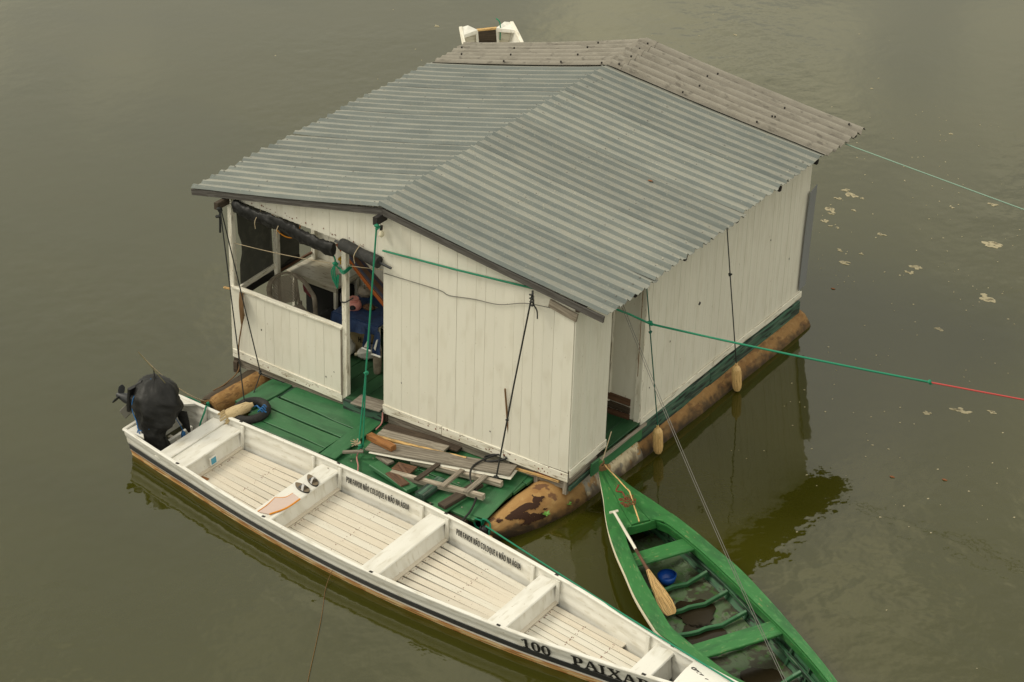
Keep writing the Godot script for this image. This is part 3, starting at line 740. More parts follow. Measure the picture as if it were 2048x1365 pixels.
# side of the hull: far (1) or near (-1), depth d below the gunwale, pushed out by o
func bs(u: float, s: int, y: float, o := 0.0) -> Vector3:
	var lean := .18 * (bg(u) - y) * (1.0 - .5 * clampf((u - 9.5) / 1.6, 0, 1))
	var f := fposmod((bg(u) - y) / .125, 1.0)
	var w := .012 * sin(PI * f)
	var c := (bn(u) + bf(u)) * .5
	var v := (bf(u) - lean + w + o) if s > 0 else (bn(u) + lean - w - o)
	if (v - c) * s < .004: v = c + .004 * s
	return V(u, y, v)
func strip(s: int, y0: float, y1: float, u0: float, u1: float, o: float, th: float):
	var rows := []
	for i in 41:
		var u := lerpf(u0, u1, i / 40.0)
		var row := []
		for k in 5: row.append(bs(u, s, lerpf(y0, y1, k / 4.0), o))
		rows.append(row)
	sheet(rows, th)
func motor_boat():
	var t := thing("motor_boat", "long white wooden motor boat with black side band and five benches", "boat", V(4, 0, -2))
	begin()
	for s in [1, -1]:
		var rows := []
		for i in 57:
			var u := lerpf(-.02, 11.1, i / 56.0)
			var row := []
			for k in 17: row.append(bs(u, s, lerpf(bg(u), bg(u) - .5, k / 16.0)))
			rows.append(row)
		sheet(rows, .012 * -s); part("hull_side", M.boat_white, t)
		strip(s, .205, .115, .0, 10.9, .02, .005); part("black_band", M.black_paint, t)
		strip(s, .082, -.02, .0, 10.9, .02, .005); part("stained_band", M.orange_stain, t)
		# gunwale rim
		var rings := []
		for i in 45:
			var u := lerpf(-.04, 11.1, i / 44.0)
			var p := bs(u, s, bg(u)) + V(0, .004, .006 * s)
			rings.append(rect(p, V(0, 0, 1), V(0, 1, 0), .05, .035, .01))
		loft(rings, false); part("gunwale", M.boat_white, t)
	var rows := []
	for i in 30:
		var u := lerpf(.0, 10.6, i / 29.0)
		rows.append([bs(u, 1, -.06, -.01), bs(u, 1, -.1, -.06).lerp(bs(u, -1, -.1, -.06), .1), bs(u, 1, -.1, -.06).lerp(bs(u, -1, -.1, -.06), .9), bs(u, -1, -.06, -.01)])
	sheet(rows, .015); part("bottom", M.boat_white, t)
	# transom with corner knees
	sheet([[bs(0, -1, .41), bs(0, -1, .2), bs(0, -1, -.1)], [bs(.03, -1, .41).lerp(bs(.03, 1, .41), .3) - V(0, .03, 0), bs(0, -1, .2).lerp(bs(0, 1, .2), .3), bs(0, -1, -.1).lerp(bs(0, 1, -.1), .3)], [bs(.03, -1, .41).lerp(bs(.03, 1, .41), .7) - V(0, .03, 0), bs(0, -1, .2).lerp(bs(0, 1, .2), .7), bs(0, -1, -.1).lerp(bs(0, 1, -.1), .7)], [bs(0, 1, .41), bs(0, 1, .2), bs(0, 1, -.1)]], .04, false); part("transom", M.boat_white, t)
	plank(bs(-.03, -1, .42), bs(-.03, 1, .42), V(0, 1, 0), .06, .03, .008); part("transom_rim", M.boat_white, t)
	for s in [1, -1]:
		var a := bs(.02, s, .425)
		loft([PackedVector3Array([a, a + V(.34, 0, -.0 * s), a + V(.02, 0, -.26 * s)]), PackedVector3Array([a - V(0, .03, 0), a + V(.34, -.03, 0), a + V(.02, -.03, -.26 * s)])]); part("corner_knee", M.boat_white, t)
	plank(V(.34, .08, -2.0), V(.34, .08, -1.3), V(0, 1, 0), .05, .12); part("frame", M.boat_white, t)
	plank(V(.2, .07, -1.6), V(.7, .07, -1.62), V(0, 1, 0), .06, .05); part("frame", M.slats[1], t)
	plank(V(.2, .07, -1.85), V(.7, .07, -1.87), V(0, 1, 0), .06, .05); part("frame", M.slats[2], t)
	# benches: top, front face and rear face; posts on both sides
	for q in [[.66, 1.24, .30], [2.70, 3.04, .30], [4.65, 4.95, .30], [6.6, 6.88, .30], [8.53, 8.80, .335]]:
		var b := Node3D.new(); b.name = numbered("bench", t); t.add_child(b)
		var u0: float = q[0]
		var u1: float = q[1]
		var y: float = q[2]
		var um := (u0 + u1) * .5
		plank(bs(um, -1, y, -.014), bs(um, 1, y, -.014), V(0, 1, 0), u1 - u0, .03, .012); part("bench_top", M.boat_white, b)
		for e in [[u1 - .04, .05], [u0 + .04, -.03]]:
			sheet([[bs(e[0], -1, y - .015, -.014), bs(e[0], 1, y - .015, -.014)], [bs(e[0] + e[1], -1, .06, -.014), bs(e[0] + e[1], 1, .06, -.014)]], .018, false); part("bench_front", M.boat_white, b)
		if u0 < 1.0:
			plank(bs(.80, -1, y + .024, -.016), bs(.80, 1, y + .024, -.016), V(0, 1, 0), .24, .02, .008); part("bench_board", M.boat_white, b)
		for s in [1, -1]:
			for u in [u0 - .13, u1 + .02]:
				if u > 8.7 or (u < .7 and s < 0): continue
				plank(bs(u, s, bg(u) - .02, -.025), bs(u, s, .06, -.028), V(1, 0, 0), .035, .05, .005); part("rib", M.boat_white, b)
			var p := bs(u1 - .03, s, bg(u1) + .023)
			plank(p - V(.025, 0, 0), p + V(.025, 0, 0), V(0, 1, 0), .03, .006, .001); part("rim_notch", M.bolt, b)
	# floor slats in four bays, each behind a cross batten
	for q in [[1.26, 2.72], [3.06, 4.66], [4.97, 6.6], [6.9, 8.54]]:
		var d := Node3D.new(); d.name = numbered("floor_bay", t); t.add_child(d)
		var m: float = q[0] - .02
		var n := 10
		for i in n:
			var a0 := lerpf(bn(q[0]) + .10, bf(q[0]) - .10, (i + .5) / n)
			var a1 := lerpf(bn(q[1]) + .10, bf(q[1]) - .10, (i + .5) / n)
			var w := ((bf(q[0]) - bn(q[0])) + (bf(q[1]) - bn(q[1])) - .4) * .5 / n
			if q[0] > 6:
				w = (bf(7.0) - bn(7.0) - .2) / n
				var am := (bn(7.0) + bf(7.0)) * .5
				a0 = am + (i + .5 - n * .5) * w
				a1 = a0 - .22
				# a slat stops where it meets the side
				var ue: float = q[1]
				while ue > 7.1 and (bf(ue) - .08 < lerpf(a0, a1, (ue - q[0]) / (q[1] - q[0])) or bn(ue) + .08 > lerpf(a0, a1, (ue - q[0]) / (q[1] - q[0]))): ue -= .05
				plank(V(q[0], .06, a0), V(ue, .06 + R.randf_range(-.002, .002), lerpf(a0, a1, (ue - q[0]) / (q[1] - q[0]))), V(0, 1, 0), w - .010, .02, .003)
			else:
				plank(V(q[0], .06, a0), V(q[1], .06 + R.randf_range(-.002, .002), a1), V(0, 1, 0), w - R.randf_range(.007, .014), .02, .003)
			part("floor_slat", pick("slat"), d)
		for k in 70:
			var u := lerpf(q[0], min(q[1], 8.0), [.04, .5, .94][k % 3] + R.randf_range(-.012, .012))
			var v := lerpf(bn(u) + .16, bf(u) - .16, R.randf())
			loft([circ(V(u, .0705, v), V(1, 0, 0), V(0, 0, 1), .007, 5, .3), circ(V(u, .072, v), V(1, 0, 0), V(0, 0, 1), .006, 5, .3)])
		part("slat_nails", M.rust, d, true)
		plank(bs(m, -1, .085, -.05), bs(m, 1, .085, -.05), V(0, 1, 0), .10, .025, .004); part("cross_batten", pick("slat"), d)
	# foredeck
	rows = []
	for i in 12:
		var u := lerpf(9.14, 11.05, i / 11.0)
		rows.append([bs(u, 1, bg(u) + .012), bs(u, 1, bg(u) + .03).lerp(bs(u, -1, bg(u) + .03), .5), bs(u, -1, bg(u) + .012)])
	sheet(rows, .03); part("foredeck", M.boat_white, t)
	box(V(9.42, .47, -2.36), V(.34, .012, .16), .004); part("stained_board", M.orange_stain, t)
	box(V(1.285, .19, -1.83), V(.012, .12, .13), .003); part("sticker_board", M.boat_white, t)
	box(V(1.293, .19, -1.83), V(.004, .09, .09), .001); part("sticker", M.sky_sticker, t)
	box(V(1.36, .075, -2.1), V(.12, .008, .07), .002); part("wood_chip", M.orange_wood, t)
	# lettering
	for q in [[3.17, 4.29], [5.13, 6.26]]:
		var a := bs(q[0], 1, .245, -.016)
		var b := bs(q[1], 1, .245, -.016)
		text("POR FAVOR NÃO COLOQUE A MÃO NA ÁGUA", t, a, b - a, V(0, 1, .18), .125, a.distance_to(b), M.ink)
	for q in [["100", 7.17, 7.56, "Droid Serif"], ["PAIXAR", 7.84, 8.86, "Droid Serif"]]:
		var a := bs(q[1], -1, .28, .03)
		var b := bs(q[2], -1, .28, .03)
		text(q[0], t, a, b - a, V(0, 1, -.18), .15, a.distance_to(b), M.black, "lettering", q[3])

# ---------------------------------------------------------------- the green canoe
const CS := [0.0, .26, .56, .84, 1.25, 1.67, 2.05, 2.54, 3.15, 3.82, 4.87, 5.7, 6.4]
const CW := [.03, .11, .20, .30, .42, .51, .57, .65, .69, .705, .69, .58, .36]
const IS := [1.2, 1.3, 1.9, 2.7, 3.5, 4.4, 5.6]
const IW := [.15, .26, .39, .49, .56, .60, .52]
func cl(s: float) -> float:   # room left of the axis, the stern swings clear of the motor boat
	return min(spline(CS, CW, s), .715 - .295 * (s - 3.207) - .22 * maxf(0.0, s - 4.3)) if s > 2.6 else spline(CS, CW, s)
func cp(s: float, y: float, n: float) -> Vector3:
	if s > 2.6: n += (spline(CS, CW, s) - cl(s)) * .5
	return V(6.10 + .846 * s + .532 * n, y, .40 - .532 * s + .846 * n)
func cw(s: float) -> float: return (spline(CS, CW, s) + cl(s)) * .5
func ci(s: float) -> float: return spline(IS, IW, s) * cw(s) / spline(CS, CW, s)
func cg(s: float) -> float: return .42 + .10 * pow(clampf(1.0 - s / 1.6, 0, 1), 2.0)
func canoe():
	var t := thing("green_canoe", "narrow green wooden canoe with a plank foredeck and wet mossy bottom", "canoe", V(8, 0, -.8))
	begin()
	for k in [1.0, -1.0]:
		var rows := []
		for i in 45:
			var s := lerpf(.0, 5.12, i / 44.0)
			var w := cw(s)
			var g := cg(s)
			rows.append([cp(s, g, w * k), cp(s, g - .1, (w - .012) * k), cp(s, g - .25, w * .90 * k), cp(s, .02, w * .74 * k), cp(s, -.06, w * .5 * k), cp(s, -.09, 0)])
		sheet(rows, .018 * k); part("hull_side", M.inner_green, t)
		# rub rail
		var rings := []
		for i in 40:
			var s := lerpf(.12, 5.12, i / 39.0)
			rings.append(rect(cp(s, cg(s) - .045, (cw(s) + .008) * k), V(.532, 0, .846) * k, V(0, 1, 0), .03, .05, .006))
		loft(rings); part("rub_rail", M.pale if k < 0 else M.green_canoe, t)
		# gunwale cap with its inner fascia
		rows = []
		for i in 36:
			var s := lerpf(1.2, 5.12, i / 35.0)
			var a := cw(s) + .02
			var b: float = min(ci(s), cw(s) - .04)
			rows.append([cp(s, cg(s) + .004, a * k), cp(s, cg(s) + .012, lerpf(a, b, .5) * k), cp(s, cg(s) + .006, b * k)])
		sheet(rows, .022 * k); part("gunwale_cap", M.green_canoe, t)
		rows = []
		for i in 30:
			var s := lerpf(1.24, 5.1, i / 29.0)
			var b: float = min(ci(s), cw(s) - .04)
			rows.append([cp(s, cg(s) + .0, (b + .004) * k), cp(s, cg(s) - .06, (b + .01) * k), cp(s, cg(s) - .12, (b + .02) * k)])
		sheet(rows, .016 * k); part("inner_fascia", M.green_canoe, t)
		# inner stringer
		var pts := []
		for i in 16:
			var s := lerpf(1.3, 5.08, i / 15.0)
			pts.append(cp(s, .2, cw(s) * .80 * k))
		rings = []
		for p in pts: rings.append(rect(p, V(.532, 0, .846), V(0, 1, 0), .04, .06, .006))
		loft(rings); part("stringer", M.inner_green, t)
		for s in [1.5, 2.15, 2.6, 3.05, 3.5, 4.0, 4.4, 4.85]:
			plank(cp(s, .34, cw(s) * .93 * k), cp(s, .06, cw(s) * .74 * k), V(.846, 0, -.532), .03, .04, .005); part("side_rib", M.inner_green, t)
	plank(cp(5.1, .2, -cw(5.1)), cp(5.1, .2, cw(5.1)), V(0, 1, 0), .03, .44, .005); part("transom", M.green_canoe, t)
	# foredeck of three boards with open seams
	for q in [[-1.0, -.30], [-.285, .285], [.30, 1.0]]:
		var rings := []
		for i in 12:
			var s := lerpf(.05, 1.24 if absf(q[0]) > .29 and absf(q[1]) > .29 else 1.2, i / 11.0)
			var w := cw(s) + .02
			var y := cg(s) + .018
			rings.append(PackedVector3Array([cp(s, y, w * q[0]), cp(s, y + .012 * (1 - absf(q[0])), w * (q[0] + q[1]) * .5), cp(s, y, w * q[1]), cp(s, y - .03, w * q[1]), cp(s, y - .03, w * q[0])]))
		loft(rings); part("foredeck_board", M.green_canoe, t)
	plank(cp(1.22, .37, -.26), cp(1.22, .37, .26), V(0, 1, 0), .025, .12, .005); part("deck_beam", M.green_canoe, t)
	loft([circ(cp(.0, .44, 0), V(1, 0, 0), V(0, 0, 1), .035, 8), circ(cp(-.03, .62, 0), V(1, 0, 0), V(0, 0, 1), .025, 8)], true); part("stem_post", M.green_canoe, t)
	# bottom, ribs, thwarts
	var rows := []
	for i in 26:
		var s := lerpf(1.0, 5.1, i / 25.0)
		var row := []
		for k in 9:
			var f := lerpf(-1, 1, k / 8.0)
			row.append(cp(s, .03 + .05 * f * f, cw(s) * .72 * f))
		rows.append(row)
	sheet(rows, .02); part("bottom", M.bilge, t)
	for q in [[2.4, 2.95, .24, .05], [2.85, 3.35, .24, -.05], [3.9, 4.4, .3, .1]]:
		var lo := PackedVector3Array()
		var hi := PackedVector3Array()
		for j in 26:
			var th := TAU * j / 26
			var k := 1.0 + R.randf_range(-.10, .10) + .12 * sin(th * 3 + q[0])
			var p := cp((q[0] + q[1]) * .5 + cos(th) * (q[1] - q[0]) * .5 * k, .058, q[3] + sin(th) * q[2] * k)
			lo.append(p - V(0, .02, 0)); hi.append(p)
		loft([lo, hi]); part("puddle", M.bilge_water, t)
	for s in [1.45, 2.15, 2.6, 3.05, 3.5, 4.3, 4.75]:
		var rings := []
		for k in 11:
			var f := lerpf(-1, 1, k / 10.0)
			rings.append(rect(cp(s + .012 * sin(k * 2.0), .085 + .10 * f * f * f * f + .006 * sin(k * 1.7), cw(s) * .76 * f), V(.846, 0, -.532), V(0, 1, 0), .045, .05, .006))
		loft(rings); part("rib", M.green_planks[int(s * 10) % 5], t)
	for q in [[1.68, 1.94, .385], [3.58, 3.85, .385]]:
		var s: float = (q[0] + q[1]) * .5
		plank(cp(s + .02, q[2], -ci(s) - .02), cp(s, q[2], ci(s) + .02), V(0, 1, 0), q[1] - q[0], .035, .008); part("thwart", M.green_canoe, t)
	plank(cp(1.62, .2, -.3), cp(1.6, .2, .28), V(0, 1, 0), .09, .02); part("loose_board", M.brown_woods[0], t)

# ---------------------------------------------------------------- things lying in or hung on the boats
func boat_things():
	# outboard motor, tilted up and wrapped in black plastic
	var t := thing("outboard_motor", "tilted outboard motor wrapped in black plastic tied with blue cord", "outboard motor", V(.1, .42, -1.7))
	begin()
	var f := FastNoiseLite.new()
	f.seed = 5; f.frequency = .9; f.fractal_octaves = 3; f.fractal_type = FastNoiseLite.FRACTAL_RIDGED
	var axis := curve([V(.14, 1.02, -1.63), V(.17, .99, -1.66), V(.22, .86, -1.72), V(.25, .72, -1.76), V(.27, .56, -1.82), V(.29, .44, -1.92), V(.32, .32, -1.98), V(.38, .17, -1.98)], 5)
	var rad := [.05, .20, .30, .33, .30, .20, .16, .16]
	var rings := []
	for i in axis.size():
		var g := float(i) / (axis.size() - 1) * 7.0
		var k := int(min(g, 6))
		var r := lerpf(rad[k], rad[k + 1], g - k)
		var q := PackedVector3Array()
		for j in 36:
			var th := TAU * j / 36
			var fold := (f.get_noise_3d(cos(th) * .8, g * .35, sin(th) * .8) * .5 + .5) * .42 + .035 * absf(sin(th * 4.5 + g * .5)) + .05 * sin(th * 7 + g * 1.2) * (.4 + .6 * smoothstep(3.5, 5.5, g))
			var sq := 1.0 + .10 * cos(2 * th)
			q.append(axis[i] + V(cos(th) * r * 1.05 * sq, .04 * sin(th * 3) * r, sin(th) * r * .9) * (.72 + fold))
		rings.append(q)
	loft(rings, true); part("plastic_wrap", M.tarp, t)
	sheet([[V(.42, .62, -1.62), V(.5, .60, -1.6), V(.58, .58, -1.55)], [V(.47, .45, -1.62), V(.55, .44, -1.6), V(.62, .43, -1.57)], [V(.6, .28, -1.6), V(.62, .28, -1.6), V(.64, .27, -1.59)]], .01); part("wrap_flap", M.tarp, t)
	sheet([[V(.1, .98, -1.6), V(.17, 1.0, -1.66)], [V(.05, 1.12, -1.56), V(.13, 1.13, -1.62)]], .012); part("wrap_knot", M.tarp, t)
	plank(V(.05, .62, -1.86), V(-.16, .74, -1.86), V(0, 1, 0), .16, .22, .03); part("gear_leg", M.black_paint, t)
	plank(V(-.14, .56, -1.87), V(-.08, .92, -1.84), V(-1, .2, 0), .22, .05, .012); part("cavitation_plate", M.black, t)
	loft([circ(V(-.12, .70, -1.88), V(0, 1, 0), V(0, 0, 1), .07, 12), circ(V(-.2, .72, -1.9), V(0, 1, 0), V(0, 0, 1), .075, 12), circ(V(-.34, .75, -1.93), V(0, 1, 0), V(0, 0, 1), .035, 12)], true); part("gear_case", M.black_paint, t)
	for a in [0.4, 2.5, 4.6]:
		var c := V(-.30, .74, -1.92)
		var d := V(0, cos(a), sin(a))
		var e := V(.5, -sin(a) * .8, cos(a) * .8)
		sheet([[c - e * .02, c + e * .02], [c + d * .07 - e * .05, c + d * .07 + e * .05], [c + d * .13 - e * .045, c + d * .13 + e * .045], [c + d * .16 - e * .01, c + d * .16 + e * .01]], .008); part("propeller_blade", M.black_paint, t)
	plank(V(-.16, .58, -1.92), V(-.28, .46, -1.95), V(0, 0, 1), .14, .02, .008); part("skeg", M.steel, t)
	tube(curve([V(.02, .98, -1.76), V(-.08, .9, -1.8), V(-.1, .78, -1.82)], 5), .03, 8); part("carry_handle", M.black, t)
	tube(curve([V(.11, 1.02, -1.68), V(.0, .84, -1.92), V(.0, .66, -2.0), V(.12, .54, -2.06), V(.22, .46, -2.12), V(.36, .5, -2.06)], 6), .008, 6)
	tube(curve([V(.2, .47, -2.12), V(.18, .36, -2.16), V(.22, .33, -2.17), V(.26, .38, -2.16), V(.22, .46, -2.13)], 5), .008, 6); part("blue_cord", M.blue_rope, t)
	base_at(V(.55, .2, -1.65))
	tube(curve([V(.46, .5, -1.66), V(.52, .36, -1.64), V(.54, .3, -1.64)], 5), .006, 6)
	blob(V(.55, .24, -1.65), V(.035, .075, .035), 9, .25, 6.0, 8, 10)
	solo("cord_bundle", M.blue_rope, "small blue bundle of cord hanging inside the boat stern", "cord")
	# sandals on the second bench
	for q in [[V(2.90, .318, -1.82), .10, "grey crossed-strap sandal nearer the orange-trimmed shirt"], [V(2.90, .318, -1.62), -.12, "grey crossed-strap sandal nearer the lettered side of the boat"]]:
		var sandal := thing("sandal", q[2], "sandal", q[0], "pair of sandals on the bench")
		begin()
		var c: Vector3 = q[0]
		var a: float = q[1] - .35
		var fw := V(cos(a), 0, sin(a))
		var sd := V(-sin(a), 0, cos(a))
		var outline := PackedVector3Array()
		var top := PackedVector3Array()
		var top2 := PackedVector3Array()
		for j in 24:
			var th := TAU * j / 24
			var w := .052 + .010 * cos(th) - .006 * cos(2 * th + .6)
			var p := c + fw * cos(th) * .15 + sd * sin(th) * w
			outline.append(p); top.append(p + V(0, .022, 0)); top2.append(c + fw * cos(th) * .14 + sd * sin(th) * (w - .006) + V(0, .027, 0))
		loft([outline, top]); part("sole_edge", M.black, sandal)
		loft([top, top2]); part("footbed", M.sole, sandal)
		for k in [1.0, -1.0]:
			var rows := []
			for i in 9:
				var g := i / 8.0
				var m := c + fw * lerpf(.075, -.005, g if k > 0 else 1 - g) + sd * lerpf(-.05, .05, g) + V(0, .02 + .045 * sin(PI * g) + (.004 if k > 0 else .0), 0)
				rows.append([m - fw * .022, m, m + fw * .022])
			sheet(rows, .004); part("strap", M.strap if k > 0 else M.black_paint, sandal)
	# vest with orange trim
	var t2 := thing("vest", "pale pink vest with orange trim laid flat on the second bench", "shirt", V(2.87, .32, -2.2))
	begin()
	var o := [Vector2(2.78, -2.54), Vector2(2.95, -2.50), Vector2(3.04, -2.28), Vector2(3.05, -2.03), Vector2(2.97, -2.0), Vector2(2.88, -1.98), Vector2(2.86, -2.10), Vector2(2.75, -2.18), Vector2(2.78, -2.36)]
	var lo := PackedVector3Array()
	var hi := PackedVector3Array()
	for i in o.size():
		lo.append(V(o[i].x, .317, o[i].y)); hi.append(V(o[i].x, .326 + .004 * (i % 2), o[i].y))
	loft([lo, hi]); part("cloth", M.shirt, t2)
	var tr := []
	for k in [1, 2, 3]: tr.append(V(o[k].x, .328, o[k].y))
	tube(curve(tr, 6), .011, 6)
	tr = []
	for k in [5, 6, 7]: tr.append(V(o[k].x, .328, o[k].y))
	tube(curve(tr, 6), .005, 6)
	tr = []
	for k in [7, 8, 0]: tr.append(V(o[k].x, .328, o[k].y))
	tube(curve(tr, 6), .006, 6)
	part("trim", M.orange, t2)
	# paddle and bailer in the canoe
	var pd := thing("paddle", "worn wooden paddle with chipped white paint lying across the canoe", "paddle", cp(1.8, .35, -.25))
	begin()
	var p0 := cp(1.01, .56, -.27)
	var p1 := cp(2.20, .43, -.325)
	var p2 := cp(2.66, .14, -.27)
	var mid := p0.lerp(p1, .62)
	tube([p0, p0.lerp(mid, .3), p0.lerp(mid, .7), mid], [.017, .018, .019, .019], 10); part("handle", M.trim, pd)
	tube([mid, mid.lerp(p1, .5), p1], [.019, .02, .024], 10); part("bare_shaft", M.brown_woods[1], pd)
	plank(p0 - (p1 - p0).cross(Vector3.UP).normalized() * .055, p0 + (p1 - p0).cross(Vector3.UP).normalized() * .055, V(0, 1, 0), .035, .03, .01); part("grip", M.trim, pd)
	var d := (p2 - p1).normalized()
	var s := d.cross(V(.1, 1, .05)).normalized()
	var n := s.cross(d)
	var blade := []
	for q in [[-.05, .024, .02], [.08, .05, .014], [.25, .085, .012], [.4, .105, .011], [.5, .10, .009], [.55, .08, .007], [.57, .055, .006]]:
		blade.append(rect(p1 + d * q[0] + s * R.randf_range(-.004, .004), s, n, q[1] * 2, q[2] * 2, q[2] * .8))
	loft(blade); part("blade", M.paddle, pd)
	base_at(cp(2.0, .06, .0))
	var c0 := cp(2.0, .07, -.01)
	loft([circ(c0, V(1, 0, 0), V(0, 0, 1), .075, 20), circ(c0 + V(0, .03, 0), V(1, 0, 0), V(0, 0, 1), .10, 20), circ(c0 + V(0, .11, 0), V(1, 0, 0), V(0, 0, 1), .118, 20), circ(c0 + V(0, .112, 0), V(1, 0, 0), V(0, 0, 1), .108, 20), circ(c0 + V(0, .04, 0), V(1, 0, 0), V(0, 0, 1), .09, 20), circ(c0 + V(0, .015, 0), V(1, 0, 0), V(0, 0, 1), .06, 20)], true)
	solo("bailer_bowl", M.blue, "round blue plastic bailing bowl on the canoe bottom", "bowl")
	base_at(cp(.9, .55, .0))
	for k in 26:
		var q := cp(.86 + R.randf_range(-.09, .11), .545 + R.randf() * .02, R.randf_range(-.1, .09))
		var ring := []
		var a := R.randf() * TAU
		for j in 9:
			var th := TAU * j / 8.0
			ring.append(q + V(cos(a), 0, sin(a)) * .024 * cos(th) + V(-sin(a), .3, cos(a)) * .016 * sin(th))
		tube(ring, .005, 5)
	tube(curve([cp(.8, .55, -.02), cp(.66, .555, .0), cp(.6, .56, -.06), cp(.5, .565, .02)], 6), .011, 6, .3)
	solo("rusty_chain", M.rust, "small heap of rusty chain on the canoe foredeck", "chain")
	# chain over the bow of the motor boat
	base_at(V(9.3, .48, -2.4))
	for k in 9:
		var q := V(9.22 + k * .045, .485, -2.32 - k * .018)
		var ring := []
		for j in 9:
			var th := TAU * j / 8.0
			ring.append(q + V(.03 * cos(th), .014 * sin(th) * (k % 2), .016 * sin(th) * (1 - k % 2)))
		tube(ring, .0055, 6)
	solo("bow_chain", M.bolt, "dark iron chain across the white foredeck of the motor boat", "chain")

# ---------------------------------------------------------------- things in the porch
func porch_things():
	LEAN = true
	# plastic armchair facing right
	var t := thing("plastic_armchair", "dirty pale plastic armchair with lattice back behind the half wall", "chair", V(.4, 0, .8))
	begin()
	SPIN = .5; PIV = V(.36, 0, .80); OFF = V(.13, .10, -.14)
	var cz := .80
	var rows := []
	for i in 6:
		var row := []
		for k in 7:
			var f := lerpf(-1, 1, k / 6.0)
			row.append(V(lerpf(.20, .66, i / 5.0), .43 - .02 * (1 - f * f) + .03 * pow(i / 5.0 - .4, 2) - (.03 if i == 5 else 0.0), cz + f * (.21 + .02 * i / 5.0)))
		rows.append(row)
	sheet(rows, .012); part("seat", M.plastic, t)
	# frame loop: near arm, over the back, far arm
	var p := curve([V(.66, .02, cz - .30), V(.62, .40, cz - .29), V(.58, .66, cz - .285), V(.38, .70, cz - .29), V(.16, .78, cz - .25), V(.03, .86, cz - .10), V(.03, .86, cz + .10), V(.16, .78, cz + .25), V(.38, .70, cz + .29), V(.58, .66, cz + .285), V(.62, .40, cz + .29), V(.66, .02, cz + .30)], 5)
	var rings := []
	for i in p.size():
		var d: Vector3 = (p[min(i + 1, p.size() - 1)] - p[max(i - 1, 0)]).normalized()
		var s := d.cross(V(0, 0, 1) if absf(d.z) < .8 else V(1, .3, 0)).normalized()
		rings.append(rect(p[i], d.cross(s).normalized(), s, .065, .03, .01))
	loft(rings, true); part("arm_frame", M.plastic, t)
	for s in [-1, 1]:
		plank(V(.14, .02, cz + .26 * s), V(.15, .44, cz + .22 * s), V(1, 0, 0), .05, .03, .008); part("leg", M.plastic, t)
		plank(V(.15, .40, cz + .205 * s), V(.05, .80, cz + .19 * s), V(1, .2, 0), .04, .03, .008); part("back_post", M.plastic, t)
	for dirn in [1, -1]:
		for i in range(-9, 15):
			var pts := []
			for k in 9:
				var h := .45 + .38 * k / 8.0
				var z: float = (i * .028 + dirn * (k / 8.0 - .5) * .26 - .06)
				if absf(z) < .19 - .04 * pow(k / 8.0, 3): pts.append(V(.17 - .11 * (k / 8.0) - .05 * (1 - pow(z / .2, 2)), h, cz + z))
			if pts.size() > 1:
				rings = []
				for q in pts: rings.append(rect(q, V(0, 0, 1), V(1, 0, 0), .017, .005, 0))
				loft(rings)
	part("back_lattice", M.plastic, t, true)
	for s in [-1, 1]:
		sheet([[V(.22, .62, cz + .265 * s), V(.44, .62, cz + .285 * s)], [V(.2, .72, cz + .255 * s), V(.42, .67, cz + .28 * s)]], .012); part("red_pad", M.maroon, t)
	SPIN = 0.0; OFF = Vector3.ZERO
	base_at(V(.5, 0, .66))
	box(V(.52, .05, .62), V(.8, .09, .66), .006); solo("low_pallet", M.old_woods[1], "low wooden platform under the plastic armchair", "pallet")
	# counter table
	t = thing("counter_table", "whitish table with a worn top by the porch back wall", "table", V(.45, 0, 1.5))
	begin()
	plank(V(-.05, .79, 1.47), V(.95, .79, 1.43), V(0, 1, 0), .56, .035, .006); part("table_top", M.table_top, t)
	plank(V(.0, .73, 1.24), V(.9, .73, 1.2), V(0, 1, 0), .03, .07); part("apron", M.table_top, t)
	for q in [V(.86, 0, 1.22), V(.88, 0, 1.66), V(.02, 0, 1.26), V(.02, 0, 1.7)]:
		plank(q, q + V(0, .77, 0), V(0, 0, 1), .05, .05); part("leg", M.trim, t)
	base_at(V(.8, 0, 1.2))
	box(V(.55, .33, 1.45), V(.62, .64, .36), .03); solo("black_box", M.deep, "black box standing under the whitish table", "box")
	base_at(V(.9, 0, 1.0))
	blob(V(.98, .22, .98), V(.26, .34, .14), 21, .14, 1.5, 12, 18, .7); solo("black_sack", M.deep, "slumped black sack between the armchair and the blue table", "sack")
	# white box with a yellow lid
	t = thing("battery_box", "white box with a yellow lid standing on the whitish table", "box", V(.8, .8, 1.6))
	begin()
	box(V(.78, .91, 1.58), V(.22, .20, .16), .01); part("box_body", M.white_plastic, t)
	box(V(.78, 1.035, 1.58), V(.23, .05, .17), .015); part("lid", M.yellow, t)
	box(V(.74, .99, 1.494), V(.06, .05, .012), .004); part("clasp", M.yellow, t)
	text("K", t, V(.72, .91, 1.498), V(1, 0, 0), V(0, 1, 0), .07, .06, M.black, "mark")
	# blue table with cloth
	t = thing("blue_table", "small table covered by a blue cloth with white scraps", "table", V(1.7, 0, 1.0))
	begin()
	rows = []
	for i in 9:
		var row := []
		for k in 9:
			var u := lerpf(1.24, 2.08, k / 8.0)
			row.append(V(u, .70 + R.randf_range(-.003, .003), lerpf(.72, 1.5, i / 8.0)))
		rows.append(row)
	sheet(rows, .02); part("cloth_top", M.blue_cloth, t)
	rows = []
	for i in 5:
		var row := []
		for k in 15:
			var f := k / 14.0
			row.append(V(lerpf(1.24, 2.08, f), .70 - i * (.038 + .01 * sin(f * 5)), .715 - .01 * i + .012 * sin(f * 16) * i * .4))
		rows.append(row)
	sheet(rows, .008); part("cloth_flap", M.blue_cloth, t)
	rows = []
